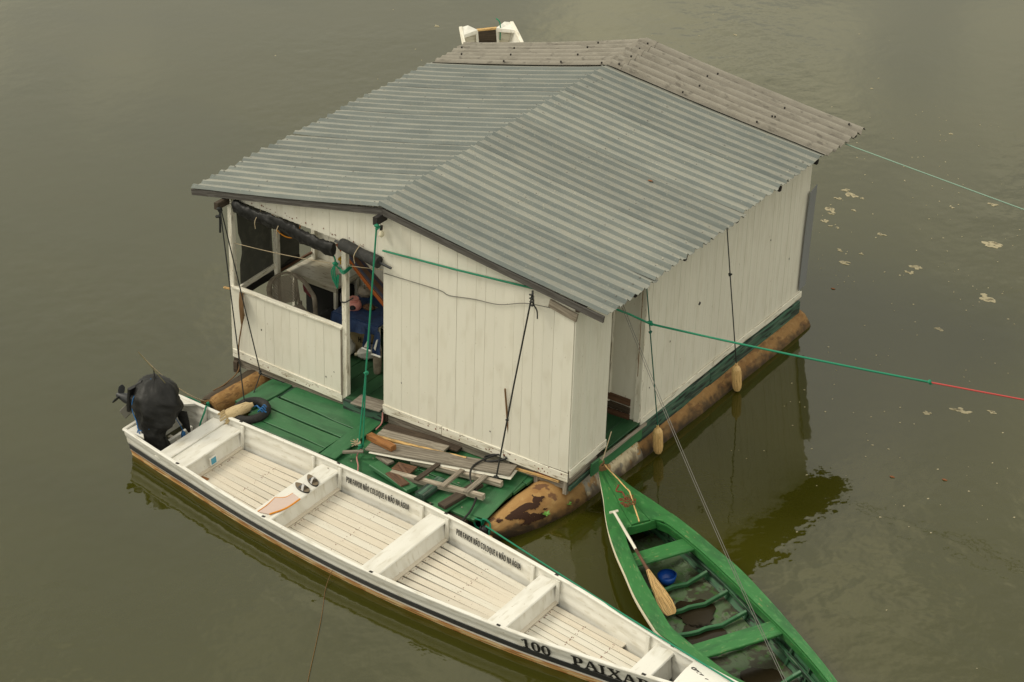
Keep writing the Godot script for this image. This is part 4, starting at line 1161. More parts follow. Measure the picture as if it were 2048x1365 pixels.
	for i in 7:
		var row := []
		for k in 6: row.append(V(1.225 - .008 * i, .70 - i * .045, lerpf(.72, 1.45, k / 5.0) + .01 * sin(k * 3.0)))
		rows.append(row)
	sheet(rows, .008); part("cloth_flap", M.blue_cloth, t)
	for q in [V(1.3, 0, .8), V(2.02, 0, .8), V(1.3, 0, 1.42), V(2.02, 0, 1.42)]:
		plank(q, q + V(0, .69, 0), V(0, 0, 1), .04, .04); part("leg", M.trim, t)
	# hanging blue sleeves with white hems
	t = thing("blue_jersey", "dark blue jersey with white hems hanging from the blue table", "jersey", V(2.05, .6, .7))
	begin()
	for q in [[1.97, .38, .615], [2.13, .33, .63]]:
		rows = []
		for i in 7:
			var row := []
			for k in 7:
				var f := k / 6.0
				row.append(V(q[0] + (f - .5) * (.10 + .01 * i) + .01 * sin(i), lerpf(.71, q[1], i / 6.0), q[2] + .02 * sin(f * PI * 2) - .01 * i / 6.0))
			rows.append(row)
		sheet(rows, .012); part("sleeve", M.blue_cloth, t)
		box(V(q[0] + .005, q[1] + .012, q[2] - .025), V(.165, .03, .03), .01); part("hem", M.white_plastic, t)
	loft([PackedVector3Array([V(1.93, .42, .585), V(2.02, .44, .585), V(2.0, .55, .59)]), PackedVector3Array([V(1.93, .42, .578), V(2.02, .44, .578), V(2.0, .55, .583)])]); part("white_patch", M.white_plastic, t)
	loft([PackedVector3Array([V(2.10, .45, .60), V(2.13, .42, .60), V(2.17, .6, .61), V(2.14, .58, .61)]), PackedVector3Array([V(2.10, .45, .593), V(2.13, .42, .593), V(2.17, .6, .603), V(2.14, .58, .603)])]); part("white_patch", M.white_plastic, t)
	base_at(V(2.07, 0, .71))
	loft([circ(V(2.07, .0, .71), V(1, 0, 0), V(0, 0, 1), .045, 12), circ(V(2.07, .03, .71), V(1, 0, 0), V(0, 0, 1), .055, 12), circ(V(2.07, .18, .71), V(1, 0, 0), V(0, 0, 1), .062, 12), circ(V(2.07, .34, .71), V(1, 0, 0), V(0, 0, 1), .066, 12)], true)
	solo("clear_jar", M.plastic, "tall narrow dusty plastic jar below the hanging jersey", "jar")
	# radio
	t = thing("radio", "pink portable disc radio on the blue table", "radio", V(1.4, .72, .95))
	begin()
	var ring := []
	for q in [[0.0, .90], [.02, 1.0], [.06, 1.02], [.10, .95], [.115, .8]]:
		var c := PackedVector3Array()
		for j in 24:
			var th := TAU * j / 24
			c.append(V(1.40 + cos(th) * .155 * q[1], .72 + q[0], .95 + sin(th) * .10 * q[1]))
		ring.append(c)
	loft(ring, true); part("radio_body", M.pink, t)
	loft([circ(V(1.40, .835, .97), V(1, 0, 0), V(0, 0, 1), .088, 24), circ(V(1.40, .852, .97), V(1, 0, 0), V(0, 0, 1), .084, 24)]); part("disc_lid", M.pink, t)
	for s in [-1, 1]:
		loft([circ(V(1.40 + s * .085, .775, .872), V(1, 0, .2 * s), V(0, .8, 0), .045, 16), circ(V(1.40 + s * .085, .775, .846), V(1, 0, .2 * s), V(0, .8, 0), .04, 16)]); part("speaker_grille", M.black_paint, t)
	box(V(1.40, .785, .846), V(.06, .04, .02), .005); part("display", M.black_paint, t)
	for k in 7:
		base_at(V(1.7, .72, 1.0))
		var c: Vector3 = [V(1.78, .712, .84), V(1.83, .712, 1.0), V(1.66, .722, 1.12), V(1.9, .712, 1.12), V(1.72, .715, .80), V(1.56, .715, 1.18), V(1.98, .71, .85)][k]
		var a := R.randf() * PI
		plank(c - V(cos(a), 0, sin(a)) * .05, c + V(cos(a), 0, sin(a)) * .045, V(.1, 1, 0), [.03, .05, .06, .04, .018, .05, .014][k], .008, .002)
		solo("scrap", M.white_plastic if k != 2 else M.plastic, ["long white scrap near the front edge of the blue table", "broad white scrap in the middle of the blue table", "grey scrap beside the pink radio", "white scrap at the right side of the blue table", "thin white scrap crossing the long one on the blue table", "white scrap beside the plastic bag", "thin white strip at the front right corner of the blue table"][k], "scrap", "scraps on the blue cloth")
	base_at(V(1.8, .72, 1.0))
	blob(V(1.64, .75, 1.04), V(.09, .04, .07), 33, .2, 2.0, 8, 14); solo("brown_bag", M.brown_woods[2], "small crumpled brown bag beside the pink radio", "bag")
	base_at(V(1.2, .72, 1.4))
	blob(V(1.33, .78, 1.33), V(.12, .08, .10), 34, .2, 2.0); solo("plastic_bag", M.plastic, "crumpled grey plastic bag behind the pink radio", "bag")
	base_at(V(1.5, .72, 1.4))
	blob(V(1.70, .79, 1.42), V(.24, .10, .10), 35, .22, 1.8); solo("black_bag", M.charcoal, "heap of black plastic bags at the back of the blue table", "bag")
	base_at(V(2.1, .72, 1.2))
	blob(V(2.2, .75, .98), V(.07, .13, .10), 36, .12, 2.0); solo("cream_bag", M.cream, "cream bag half hidden at the edge of the main wall", "bag")
	# drum and jugs
	t = thing("drum", "square cream plastic drum lettered H.P under the blue table", "drum", V(1.45, 0, 1.15))
	begin()
	loft([rect(V(1.46, .0, 1.15), V(1, 0, 0), V(0, 0, 1), .33, .30, .05), rect(V(1.46, .38, 1.15), V(1, 0, 0), V(0, 0, 1), .36, .33, .05), rect(V(1.46, .46, 1.15), V(1, 0, 0), V(0, 0, 1), .28, .25, .05), rect(V(1.46, .47, 1.15), V(1, 0, 0), V(0, 0, 1), .2, .18, .04)]); part("drum_body", M.cream, t)
	loft([circ(V(1.4, .47, 1.1), V(1, 0, 0), V(0, 0, 1), .05, 12), circ(V(1.4, .51, 1.1), V(1, 0, 0), V(0, 0, 1), .05, 12)]); part("cap", M.bolt, t)
	text("H.P", t, V(1.49, .23, .978), V(1, 0, 0), V(0, 1, 0), .085, .14, M.black)
	for q in [[V(1.34, .10, .93), V(.6, -.05, -.6), "white jug lying against the mid post"], [V(1.70, .10, .97), V(-.55, -.05, -.6), "white jug lying with its cap towards the deck"]]:
		t = thing("water_jug", q[2], "jug", q[0] - V(0, .1, 0), "empty jugs on the porch floor")
		begin()
		var d: Vector3 = q[1].normalized()
		var s := d.cross(Vector3.UP).normalized()
		var u := s.cross(d)
		var rr := []
		for g in [[-.17, .12], [-.15, .17], [.06, .18], [.13, .12], [.17, .06]]: rr.append(rect(q[0] + d * g[0], s, u, g[1] * 1.1, g[1], g[1] * .25))
		loft(rr); part("jug_body", M.white_plastic, t)
		loft([circ(q[0] + d * .165, s, u, .022, 10), circ(q[0] + d * .21, s, u, .022, 10)]); part("cap", M.pale, t)
	base_at(V(2.5, 0, .1))
	plank(V(2.3, .015, -.02), V(2.78, .02, .02), V(0, 1, 0), .26, .02, .004); solo("door_mat_board", M.old_woods[1], "flat grey-brown board lying in the porch doorway", "board")
	# hammock: striped cloth hanging across the doorway
	var tr := thing("hammock", "striped orange blue and brown hammock hanging in the doorway", "hammock", V(1.9, 1.5, .7))
	begin()
	var hm := [M.brown_woods[0], plain("h1", C(52, 52, 66), .9), plain("h2", C(96, 70, 52), .9), plain("h3", C(66, 68, 84), .9), plain("h4", C(120, 84, 56), .9), plain("h5", C(60, 44, 42), .9), plain("h6", C(178, 98, 44), .9)]
	for b in 7:
		rows = []
		for i in 13:
			var f := i / 12.0
			var row := []
			for k in 4:
				var g: float = (b + k / 3.0) / 7.0
				row.append(V(lerpf(1.52, 2.6, f) - .10 * g, lerpf(1.92, .98, f) - .03 * sin(f * PI) - .24 * g * (.35 + .65 * f), lerpf(.68, .86, f) - .10 * g + .03 * sin(g * 9)))
			rows.append(row)
		sheet(rows, .004); part("stripe", hm[b], tr)
	# rolled tarpaulins under the gable
	t = thing("rolled_tarpaulin", "long crumpled black tarpaulin rolled up under the gable over the half wall", "tarpaulin", V(1, 2.2, -.08))
	begin()
	var f := FastNoiseLite.new()
	f.seed = 3; f.frequency = 3.2; f.fractal_octaves = 3
	var rings2 := []
	for i in 61:
		var g := i / 60.0
		var c := V(lerpf(.16, 1.98, g), lerpf(2.375, 2.185, g) - .02 * sin(g * PI * 3), -.075)
		var q := PackedVector3Array()
		for j in 18:
			var th := TAU * j / 18
			var fold := f.get_noise_3d(c.x * 1.6, cos(th) * .3, sin(th) * .3) * .5 + f.get_noise_3d(c.x * 5, cos(th) * .2, sin(th) * .2 + 4) * .25
			q.append(c + V(0, sin(th) * .088 * (1 + fold * .8), cos(th) * .05 * (1 + fold * .8)))
		rings2.append(q)
	loft(rings2, true); part("roll", M.tarp, t)
	for u in [1.02, .62]:
		tube(curve([V(u, 2.43 - .062 * u, -.03), V(u + .01, 2.33 - .062 * u, -.155), V(u - .01, 2.2 - .062 * u, -.13)], 5), .006, 6); part("tie", M.beige_rope, t)
	t = thing("rolled_awning", "smooth charcoal cloth roll on a rod above the porch doorway", "awning", V(2.45, 2.2, -.08))
	begin()
	rings2 = []
	for i in 13:
		var g := i / 12.0
		var c := V(lerpf(2.11, 2.76, g), lerpf(2.30, 2.205, g), -.07)
		rings2.append(circ(c, V(0, 1, 0), V(0, 0, 1), .076 + .005 * sin(g * 9), 18, .03))
	loft(rings2, true); part("cloth_roll", M.charcoal, t)
	tube([V(2.0, 2.317, -.07), V(2.97, 2.175, -.07)], .017, 8); part("rod", M.black_paint, t)
	tube(curve([V(2.42, 2.36, -.04), V(2.43, 2.27, -.185), V(2.42, 2.14, -.16)], 5), .006, 6); part("tie", M.beige_rope, t)
	# bulb and its holder
	t = thing("light_bulb", "unlit white bulb hanging from the gable beside the green rope", "light bulb", V(2.8, 2.6, -.06))
	begin()
	var prof := []
	for q in [[.0, .010], [.012, .028], [.035, .038], [.06, .034], [.085, .018], [.1, .016]]: prof.append(circ(V(2.805, 2.575 + q[0], -.07), V(1, 0, 0), V(0, 0, 1), q[1], 14))
	loft(prof, true); part("glass", M.pale, t)
	loft([circ(V(2.80, 2.675, -.07), V(1, 0, 0), V(0, 0, 1), .02, 10), circ(V(2.795, 2.73, -.065), V(1, 0, 0), V(0, 0, 1), .024, 10)]); part("socket", M.bolt, t)
	tube(curve([V(2.795, 2.73, -.065), V(2.74, 2.82, -.05), V(2.72, 2.86, -.02)], 4), .004, 5); part("cord", M.wire, t)
	LEAN = false

# ---------------------------------------------------------------- things lying on the deck
func deck_things():
	var L := [
		["board", V(2.9, .37, -.13), V(4.12, .37, -.04), .16, .03, "dark_wood", "dark brown board against the foot of the main wall", 3],
		["board", V(2.98, .405, -.33), V(4.0, .40, -.18), .17, .03, "old_wood", "short grey board behind the bark pole", 2],
		["board", V(3.11, .455, -.70), V(5.10, .45, -.17), .25, .028, "old_wood", "broad long grey plank on top of the wood pile", 6],
		["white_board", V(3.18, .425, -.72), V(5.14, .422, -.215), .24, .014, "white_board", "long white panel strip sticking out under the broad grey plank", 4],
		["timber_block", V(3.03, .515, -.60), V(3.50, .515, -.66), .10, .075, "orange", "sawn orange-brown timber block on the end of the grey plank", 1],
		["board", V(3.3, .375, -.74), V(3.56, .375, -.80), .11, .03, "old_wood", "small pointed grey board left of the ladder", 1],
		["board", V(3.66, .385, -.84), V(3.94, .385, -.80), .19, .025, "brown_wood", "square brown offcut under the thin batten", 1],
		["batten", V(3.70, .41, -.79), V(3.98, .41, -.96), .05, .02, "brown_wood", "thin reddish batten leaning across the brown offcut", 1],
		["board", V(3.74, .43, -1.03), V(4.10, .43, -1.16), .13, .022, "brown_wood", "brown board end lying on the green board near the boat", 1],
		["green_board", V(3.4, .385, -.95), V(4.2, .38, -1.15), .17, .06, "green_plank", "thick green board lying along the side of the boat", 2],
		["dark_block", V(4.37, .375, -1.20), V(4.38, .375, -.75), .15, .08, "worn", "heavy dark green timber block under the ladder", 1],
		["black_board", V(4.74, .365, -1.22), V(4.84, .37, -.55), .14, .05, "dark_wood", "blackened pointed board under the ladder by the cable", 2],
		["stick", V(4.95, .40, -.06), V(5.72, .42, -.02), .035, .03, "bark", "thin bare stick reaching over the ochre pontoon", 3],
		["stick", V(2.88, .41, -.98), V(3.12, .43, -.84), .05, .03, "old_wood", "short grey stick through the knot of the green rope", 1],
	]
	for q in L:
		base_at(V(q[1].x, .34, q[1].z))
		plank(q[1], q[2], V(.02, 1, .05), q[3], q[4], .005, q[7], .004)
		var m: Material = M.orange_wood if q[5] == "orange" else (M.worn_green if q[5] == "worn" else (M.bark_pole if q[5] == "bark" else pick(q[5])))
		solo(q[0], m, q[6], "board" if q[0] != "stick" else "stick", "boards in the pile on the deck")
	base_at(V(3.1, .44, -.5))
	var pr := []
	var pp := curve([V(3.08, .46, -.50), V(3.45, .455, -.44), V(3.9, .44, -.34), V(4.4, .45, -.26)], 5)
	for i in pp.size(): pr.append(.026 - .008 * i / pp.size() + R.randf_range(-.002, .002))
	tube(pp, pr, 9, .06); solo("bark_pole", M.bark_pole, "crooked pole with peeling bark on the wood pile", "pole")
	# ladder
	var t := thing("ladder", "grey wooden ladder lying flat on the green deck", "ladder", V(4.4, .36, -.8))
	begin()
	plank(V(3.74, .40, -1.01), V(5.10, .405, -.80), V(0, 1, 0), .07, .075, .006, 4, .002); part("side_rail", M.pale_wood, t)
	plank(V(3.76, .385, -.62), V(5.10, .385, -.42), V(0, 1, 0), .07, .075, .006, 4, .002); part("side_rail", M.pale_wood, t)
	for q in [[4.17, -.56, 4.17, -1.02], [4.52, -.5, 4.55, -.97], [4.86, -.44, 4.89, -.91]]:
		plank(V(q[0], .44, q[1]), V(q[2], .455, q[3]), V(0, 1, 0), .075, .03, .005); part("rung", pick("dark_wood") if q[0] < 4.3 else pick("old_wood"), t)
	# tyre with an old fender in it
	t = thing("tyre", "old black tyre lying on the deck corner by the left pontoon", "tyre", V(1.12, .36, -.87))
	begin()
	var rows := []
	var c := V(1.10, .40, -.86)
	var ax := V(1, 0, .0)
	var ay := V(0, .10, 1).normalized()
	var az := ax.cross(ay).normalized()
	for i in 33:
		var th := TAU * i / 32.0
		var rd := ax * cos(th) + ay * sin(th)
		var row := []
		for k in 13:
			var ph := TAU * k / 12.0
			row.append(c + rd * (.22 + .055 * cos(ph)) + az * .06 * sin(ph))
		rows.append(row)
	sheet(rows, .006); part("tread", M.rubber, t)
	tube(curve([c + ax * .24 + V(.03, .05, .03), c + ax * .15 + V(0, .09, .02), c + V(.1, .1, .03), c + V(.04, .07, .02)], 5), .012, 6); part("blue_lashing", M.blue_rope, t)
	for k in 4:
		tube(sag(c + ax * .27 + V(-.02, .02 + .03 * k, .02 * k), c + ax * .16 + V(0, .05, .03 * k - .02), -.05, 5), .010, 6)
	part("blue_lashing", M.blue_rope, t)
	t = thing("frayed_fender", "frayed cream fender lying inside the black tyre", "fender", V(1.03, .45, -1.0))
	begin()
	var a := V(.94, .42, -1.12)
	var b := V(1.16, .53, -.86)
	var rings := []
	var d := (b - a).normalized()
	var s := d.cross(Vector3.UP).normalized()
	for q in [[-.04, .075], [.0, .085], [.1, .085], [.2, .078], [.28, .07], [.33, .035], [.36, .03]]: rings.append(circ(a + d * q[0], s, s.cross(d), q[1], 16, .06))
	loft(rings, true); part("fender_body", M.old_fender, t)
	for k in 14:
		var g := TAU * k / 14.0
		var e := a - d * .03 + (s * cos(g) + s.cross(d) * sin(g)) * .085
		plank(e, e - d * R.randf_range(.04, .11) + V(0, -.02, 0), s, .03, .006, .001)
	part("frayed_end", M.old_fender, t, true)
	# net scrap and yellow strands at the pontoon end
	base_at(V(.35, .3, -.9))
	for k in 14:
		var q := V(.30, .27, -.94)
		tube(curve([q + V(R.randf_range(-.07, .07), R.randf_range(-.05, .06), R.randf_range(-.04, .04)), q + V(R.randf_range(-.07, .07), R.randf_range(-.02, .08), R.randf_range(-.06, .02)), q + V(R.randf_range(-.07, .07), R.randf_range(-.05, .06), R.randf_range(-.04, .04))], 4), .008, 5)
	solo("rope_tangle", M.brown_rope, "tangle of brown rope on the end of the left pontoon", "rope")
	# small float bottle by the right pontoon tip
	t = thing("net_float", "dirty cream float tied to the tip of the right pontoon", "float", V(5.42, .15, -1.2))
	begin()
	blob(V(5.45, .10, -1.2), V(.075, .07, .075), 41, .05, 2.0); part("float_body", M.fender, t)
	blob(V(5.36, .2, -1.16), V(.07, .06, .05), 42, .2, 3.0); part("black_rag", M.black, t)
	# green weeds on the pontoon
	for q in [[V(5.80, .17, -.42), .07, "larger green weed growing on the cone of the right pontoon"], [V(5.86, .12, -.02), .05, "smaller green weed growing on the right pontoon under the house corner"]]:
		base_at(q[0])
		for k in 11:
			var th := TAU * k / 11.0 + R.randf() * .4
			var o := V(cos(th), .35 + R.randf() * .7, sin(th)).normalized()
			var w: Vector3 = o.cross(Vector3.UP).normalized() * q[1] * .22
			var p: Vector3 = q[0]
			var l: float = q[1] * R.randf_range(.7, 1.1)
			sheet([[p - w * .2, p + w * .2], [p + o * l * .5 - w, p + o * l * .5 + w], [p + o * l - V(0, l * .2, 0) - w * .2, p + o * l - V(0, l * .2, 0) + w * .2]], .002)
		solo("weed", M.leaf, q[2], "plant", "weeds on the right pontoon")
	# pale debris and foam bits
	base_at(V(3.2, .36, -.5))
	for k in 40:
		var q := V(R.randf_range(2.65, 5.0), .335, R.randf_range(-1.3, -.2))
		box(q, V(R.randf_range(.008, .03), .006, R.randf_range(.008, .02)), 0)
	var db := solo("wood_crumbs", M.old_woods[3], "small wood crumbs scattered on the green deck", "debris")
	db.set_meta("kind", "stuff")

# ---------------------------------------------------------------- ropes
func rope(called: String, p: Array, r: float, m: Material, label: String, cat := "rope"):
	base_at(p[0])
	tube(p, r, 6)
	return solo(called, m, label, cat)
func H(u: float, h: float, v: float) -> Vector3: return V(u + .03 * h, .53 - .015 * v + h, v + .09 * h)
func knot(c: Vector3, r: float):
	for k in 4: blob(c + V(R.randf_range(-r, r) * .7, R.randf_range(-r, r), R.randf_range(-r, r) * .7), V(r, r * .7, r), 50 + k, .1, 2.0, 6, 8)
func ropes():
	# green mooring rope down from the ridge beam, doubled below its knot
	var a := H(2.86, 2.84, -.23)
	var b := V(2.98, .40, -.74)
	var k := a.lerp(b, .66)
	base_at(b)
	tube(sag(a, k, .0, 4), .012, 6); knot(a + V(0, -.04, 0), .026); knot(k, .026)
	tube([k, b + V(-.03, 0, 0)], .011, 6); tube([k, b + V(.03, 0, .02)], .011, 6); knot(b, .03)
	solo("green_rope", M.green_rope, "green rope hanging from the ridge beam down to the deck", "rope")
	base_at(b)
	for i in 12: tube(curve([b + V(0, .05, 0), b + V(R.randf_range(-.08, 0), R.randf_range(0, .1), R.randf_range(-.05, .05)), b + V(R.randf_range(-.14, -.04), R.randf_range(-.03, .08), R.randf_range(-.08, .06))], 3), .006, 5)
	solo("frayed_rope_end", M.beige_rope, "frayed pale rope end at the foot of the green rope", "rope")
	# green line along the wall and out to the right bank
	var w0 := H(2.80, 2.37, -.04)
	var w1 := H(5.24, 2.50, -.05)
	var kn := V(6.45, 2.447, 1.046)
	var rk := V(10.118, 2.6, 1.371)
	base_at(w0)
	tube([w0, w0.lerp(w1, .5) - V(0, .01, 0), w1], .013, 6)
	tube([w1, V(5.95, 2.90, .5), V(6.28, 2.62, .86), kn], .013, 6)
	tube(sag(kn, rk, .02), .013, 6); knot(kn, .026); knot(rk, .022)
	solo("long_green_rope", M.green_rope, "taut green rope running along the wall and out over the water", "rope")
	rope("red_rope", sag(rk, rk + (V(11.123, 2.5, 1.736) - rk) * 4.0, .0, 3), .010, M.red_rope, "red rope knotted to the far end of the taut green rope")
	# black ropes right of the main wall
	base_at(V(4.98, .4, -.4))
	var r0 := H(5.27, 2.5, -.1)
	var r1 := V(4.98, .42, -.38)
	tube([r0, r0.lerp(r1, .5) + V(-.02, 0, .02), r1], .011, 6)
	for i in 4: tube(curve([r0 + V(0, -.05 * i, -.01), r0 + V(.04, -.05 * i - .02, -.06), r0 + V(-.03, -.05 * i - .05, -.03)], 4), .012, 6)
	tube(curve([r0 + V(0, -.2, 0), r0 + V(.07, -.25, -.03), r0 + V(.07, -.36, -.03)], 4), .01, 6)
	knot(r1, .025); knot(r0.lerp(r1, .68), .016)
	solo("black_rope", M.black_rope, "black rope from the barge board down to the ladder", "rope")
	rope("iron_rod", [H(4.85, .98, -.05), V(4.91, .44, .02)], .012, M.brown_rope, "thin brown rod leaning on the front of the main wall", "rod")
	rope("black_cable", curve([V(4.78, .50, .02), V(4.6, .46, -.10), V(4.70, .47, -.2), V(4.9, .5, -.05), V(4.74, .5, -.04), V(4.62, .48, -.38), V(4.78, .47, -.66), V(4.97, .40, -.78), V(5.1, .36, -1.07), V(5.14, .34, -1.36)], 6), .014, M.black, "black cable looped over the broad plank and the ladder", "cable")
	# black ropes at the left corner
	base_at(H(.0, 2.36, -.2))
	var l0 := H(.02, 2.33, -.2)
	var ring := H(.66, -.02, -.17)
	tube([l0, V(.93, .44, -.80)], .009, 6)
	tube([l0 + V(.02, 0, 0), ring], .009, 6); tube([ring, V(.76, .35, -.46)], .008, 6); tube([ring, H(1.0, -.12, -.05)], .008, 6); knot(ring, .022)
	knot(l0, .035); knot(l0 + V(-.01, -.12, -.02), .03); knot(V(.93, .46, -.80), .028)
	tube([l0, l0 + V(-.03, -.35, -.03)], .016, 6)
	solo("corner_rope", M.black_rope, "pair of black ropes from the left eave to the deck", "rope")
	base_at(H(.2, 1.0, -.05))
	for i in 5: tube(curve([H(.20 + .012 * i, 1.06, -.05), H(.19 + .025 * i, .85, -.06 - .01 * i), H(.22 + .012 * i, .56 + .04 * i, -.06), H(.24, .8, -.07)], 4), .012, 6)
	solo("rope_hank", M.brown_rope, "hank of tan rope hung on the half wall's left end", "rope")
	rope("brown_rope", curve([H(.22, .6, -.05), H(.14, .2, -.06), V(.2, .42, -.15), V(.26, .38, -.5), V(.22, .36, -.7)], 6), .010, M.brown_rope, "brown rope drooping from the half wall to the left pontoon")
	# door and wall lines
	rope("beige_line", sag(H(.07, 1.74, .03), H(2.78, 2.06, .03), .05), .005, M.beige_rope, "thin pale line strung across the porch opening", "line")
	rope("wall_wire", curve([H(2.8, 2.04, -.02), H(3.3, 2.05, -.025), H(3.745, 2.05, -.02), H(3.9, 2.02, -.02), H(4.31, 2.08, -.02), H(4.7, 2.12, -.03), H(5.1, 2.25, -.03), H(5.5, 2.31, -.05)], 5), .005, M.wire, "thin dark wire sagging across the main wall", "wire")
	rope("porch_wire", sag(H(.03, 1.9, 1.0), H(1.2, 1.45, 1.7), .04), .005, M.wire, "thin dark wire across the inside of the porch", "wire")
	rope("orange_cord", curve([H(.62, 2.25, .2), H(.72, 2.02, .2), H(.95, 1.98, .2), H(1.1, 2.1, .2), H(1.15, 2.3, .2)], 5), .009, M.orange, "orange cord looped below the rolled black tarpaulin", "cord")
	base_at(H(2.08, 1.9, -.05))
	for i in 3: tube(curve([H(2.04, 1.88 + .02 * i, -.03), H(2.14, 1.87 + .02 * i, -.06), H(2.15, 1.9 + .02 * i, .09)], 4), .009, 6)
	tube(curve([H(1.86, 2.2, -.05), H(1.96, 2.05, -.04), H(1.99, 1.96, -.05), H(2.04, 1.9, -.03)], 5), .012, 6)
	for i in 3: tube(curve([H(1.98, 1.97, -.05), H(1.93 + .03 * i, 1.85, -.07), H(1.97 + .025 * i, 1.70 - .04 * i, -.06), H(2.02 + .01 * i, 1.82, -.05)], 4), .009, 6)
	knot(H(1.98, 1.97, -.05), .03)
	solo("knotted_rope", M.green_rope, "green rope knotted round the porch mid post", "rope")
	rope("black_lashing", curve([H(1.95, 1.46, .1), H(2.04, 1.42, -.01), H(2.14, 1.44, -.03), H(2.2, 1.48, .06)], 5), .010, M.black, "black cord lashed round the porch mid post", "cord")
	# fenders on their ropes along the right side
	for q in [[H(6.02, 2.32, 1.30), V(6.10, .42, 1.70), "ribbed tan fender nearer the canoe, hung on a green rope", .0], [H(6.1, 2.36, 3.1), V(6.12, .40, 3.66), "ribbed tan fender farther back along the side, hung on a dark rope", .04]]:
		var t := thing("hanging_fender", q[2], "fender", q[1], "fenders along the right side of the raft")
		begin()
		var c: Vector3 = q[1]
		var rings := []
		for g in [[.02, .026], [-.0, .046], [-.03, .062], [-.08, .069], [-.27, .069], [-.33, .06], [-.37, .042], [-.38, .025]]:
			var r := PackedVector3Array()
			for j in 36:
				var th := TAU * j / 36.0
				var rr: float = g[1] * (1.0 - (.15 if j % 3 == 0 and g[0] < -.06 and g[0] > -.34 else 0.0))
				r.append(c + V(cos(th) * rr - g[0] * q[3], g[0], sin(th) * rr))
			rings.append(r)
		loft(rings, false); part("fender_body", M.fender, t)
		tube([c + V(0, .0, 0), c + V(0, .06, 0)], .018, 8); part("eye", M.fender, t)
		tube([q[0], q[0].lerp(c, .5) + V(0, 0, .0), c + V(0, .05, 0)], .008, 6)
		knot(q[0].lerp(c, .36), .018)
		part("hanging_rope", M.black_rope if q[3] > 0 else plain("dark_green_rope", C(24, 86, 70), .8), t)
	rope("loose_twine", [H(5.98, 2.32, 1.32), H(5.98, 1.5, 1.32), H(5.98, .85, 1.32)], .005, M.brown_rope, "loose brown twine hanging beside the entry recess", "twine")
	# twin service wires
	for d in [0.0, .035]:
		rope("service_wire", sag(H(6.05, 2.33, .62) + V(d, 0, 0), V(11.15 + d, .72, -2.99), .18), .004, M.wire, ["left one of the twin grey wires dropping across the canoe", "right one of the twin grey wires dropping across the canoe"][0 if d == 0.0 else 1], "wire", )
	# rope at the back right corner
	rope("teal_rope", sag(V(6.46, 2.96, 6.0), V(6.46, 2.96, 6.0) + (V(9.3, 2.84, 5.65) - V(6.46, 2.96, 6.0)) * 5.0, .05), .009, M.teal_rope, "pale teal rope running right from the back roof corner")
	# pontoon tip to the bow of the motor boat
	base_at(V(5.36, .26, -1.14))
	tube(sag(V(5.38, .26, -1.14), V(10.2, .62, -2.5), .03), .012, 6)
	for i in 5: tube(curve([V(5.28, .18, -1.10), V(5.33, .30 + .01 * i, -1.08 - .012 * i), V(5.42, .28, -1.10), V(5.44, .16 + .01 * i, -1.16)], 4), .012, 6)
	tube(curve([V(5.33, .28, -1.1), V(5.2, .3, -1.14), V(5.2, .18, -1.12), V(5.3, .16, -1.12)], 5), .012, 6)
	solo("bow_rope", M.green_rope, "green rope from the ochre pontoon tip over the motor boat", "rope")
	base_at(V(.3, .3, -.9))
	tube(curve([V(.31, .27, -.95), V(.2, .30, -.97), V(.08, .36, -1.02), V(.0, .40, -1.1)], 5), .011, 6)
	tube(curve([V(.33, .27, -.95), V(.45, .36, -1.05), V(.56, .46, -1.18), V(.60, .43, -1.25), V(.58, .25, -1.36), V(.60, .1, -1.4)], 5), .013, 6)
	for i in 4: tube(curve([V(.3, .22, -.95), V(.34, .33, -.93 - .01 * i), V(.37, .24, -.95)], 4), .012, 6)
	solo("stern_rope", M.green_rope, "green rope tying the motor boat stern to the left pontoon", "rope")
	# fishing pole and its line behind the motor
	rope("thin_pole", [V(.36, 1.02, -1.66), V(-.19, 1.3, -1.58)], .006, M.olive, "thin pole standing up behind the wrapped outboard motor", "pole")
	rope("tan_line", sag(V(-.19, 1.3, -1.58), V(.28, .32, -.93), .12), .007, M.beige_rope, "tan line from the thin pole to the left pontoon", "line")
	rope("anchor_line", curve([bs(4.2, -1, .1, .02), V(4.3, .012, -3.0), V(4.7, .012, -3.55), V(5.6, .012, -4.9)], 5), .0035, M.brown_rope, "thin brown line trailing on the water off the motor boat", "line")
	# bow line of the canoe
	rope("canoe_line", [H(5.93, .26, .84), V(6.08, .60, .44)], .007, M.beige_rope, "tan line from the entry corner to the canoe bow")
	base_at(cp(.02, .58, 0))
	for i in 6: tube(curve([cp(-.04, .50 + .02 * i, .05), cp(.05, .53 + .01 * i, -.05), cp(.06, .5 + .02 * i, .05), cp(-.05, .53, .02)], 4), .011, 6)
	solo("bow_lashing", M.brown_rope, "dark rope lashing round the canoe bow post", "rope")
	rope("canoe_stick", [cp(.05, .60, .02), cp(.7, .57, .08), cp(1.26, .50, -.04)], .010, M.bark_pole, "thin tan stick lying along the canoe foredeck", "stick")
	base_at(V(2.9, .4, -.2))
	tube(curve([H(2.8, -.02, -.05), V(2.86, .42, -.15), V(2.88, .40, -.3)], 4), .010, 6)
	tube(curve([V(3.0, .38, -.74), V(3.05, .36, -.9), V(3.2, .35, -1.05), V(3.3, .35, -1.18)], 4), .010, 6)
	solo("candy_rope", M.pink_rope, "reddish rope pieces at the left end of the wood pile", "rope")
	rope("perch_stick", [H(-.28, .93, .12), H(.05, .98, .1)], .018, M.bark_pole, "short stick poking out left of the half wall", "stick")

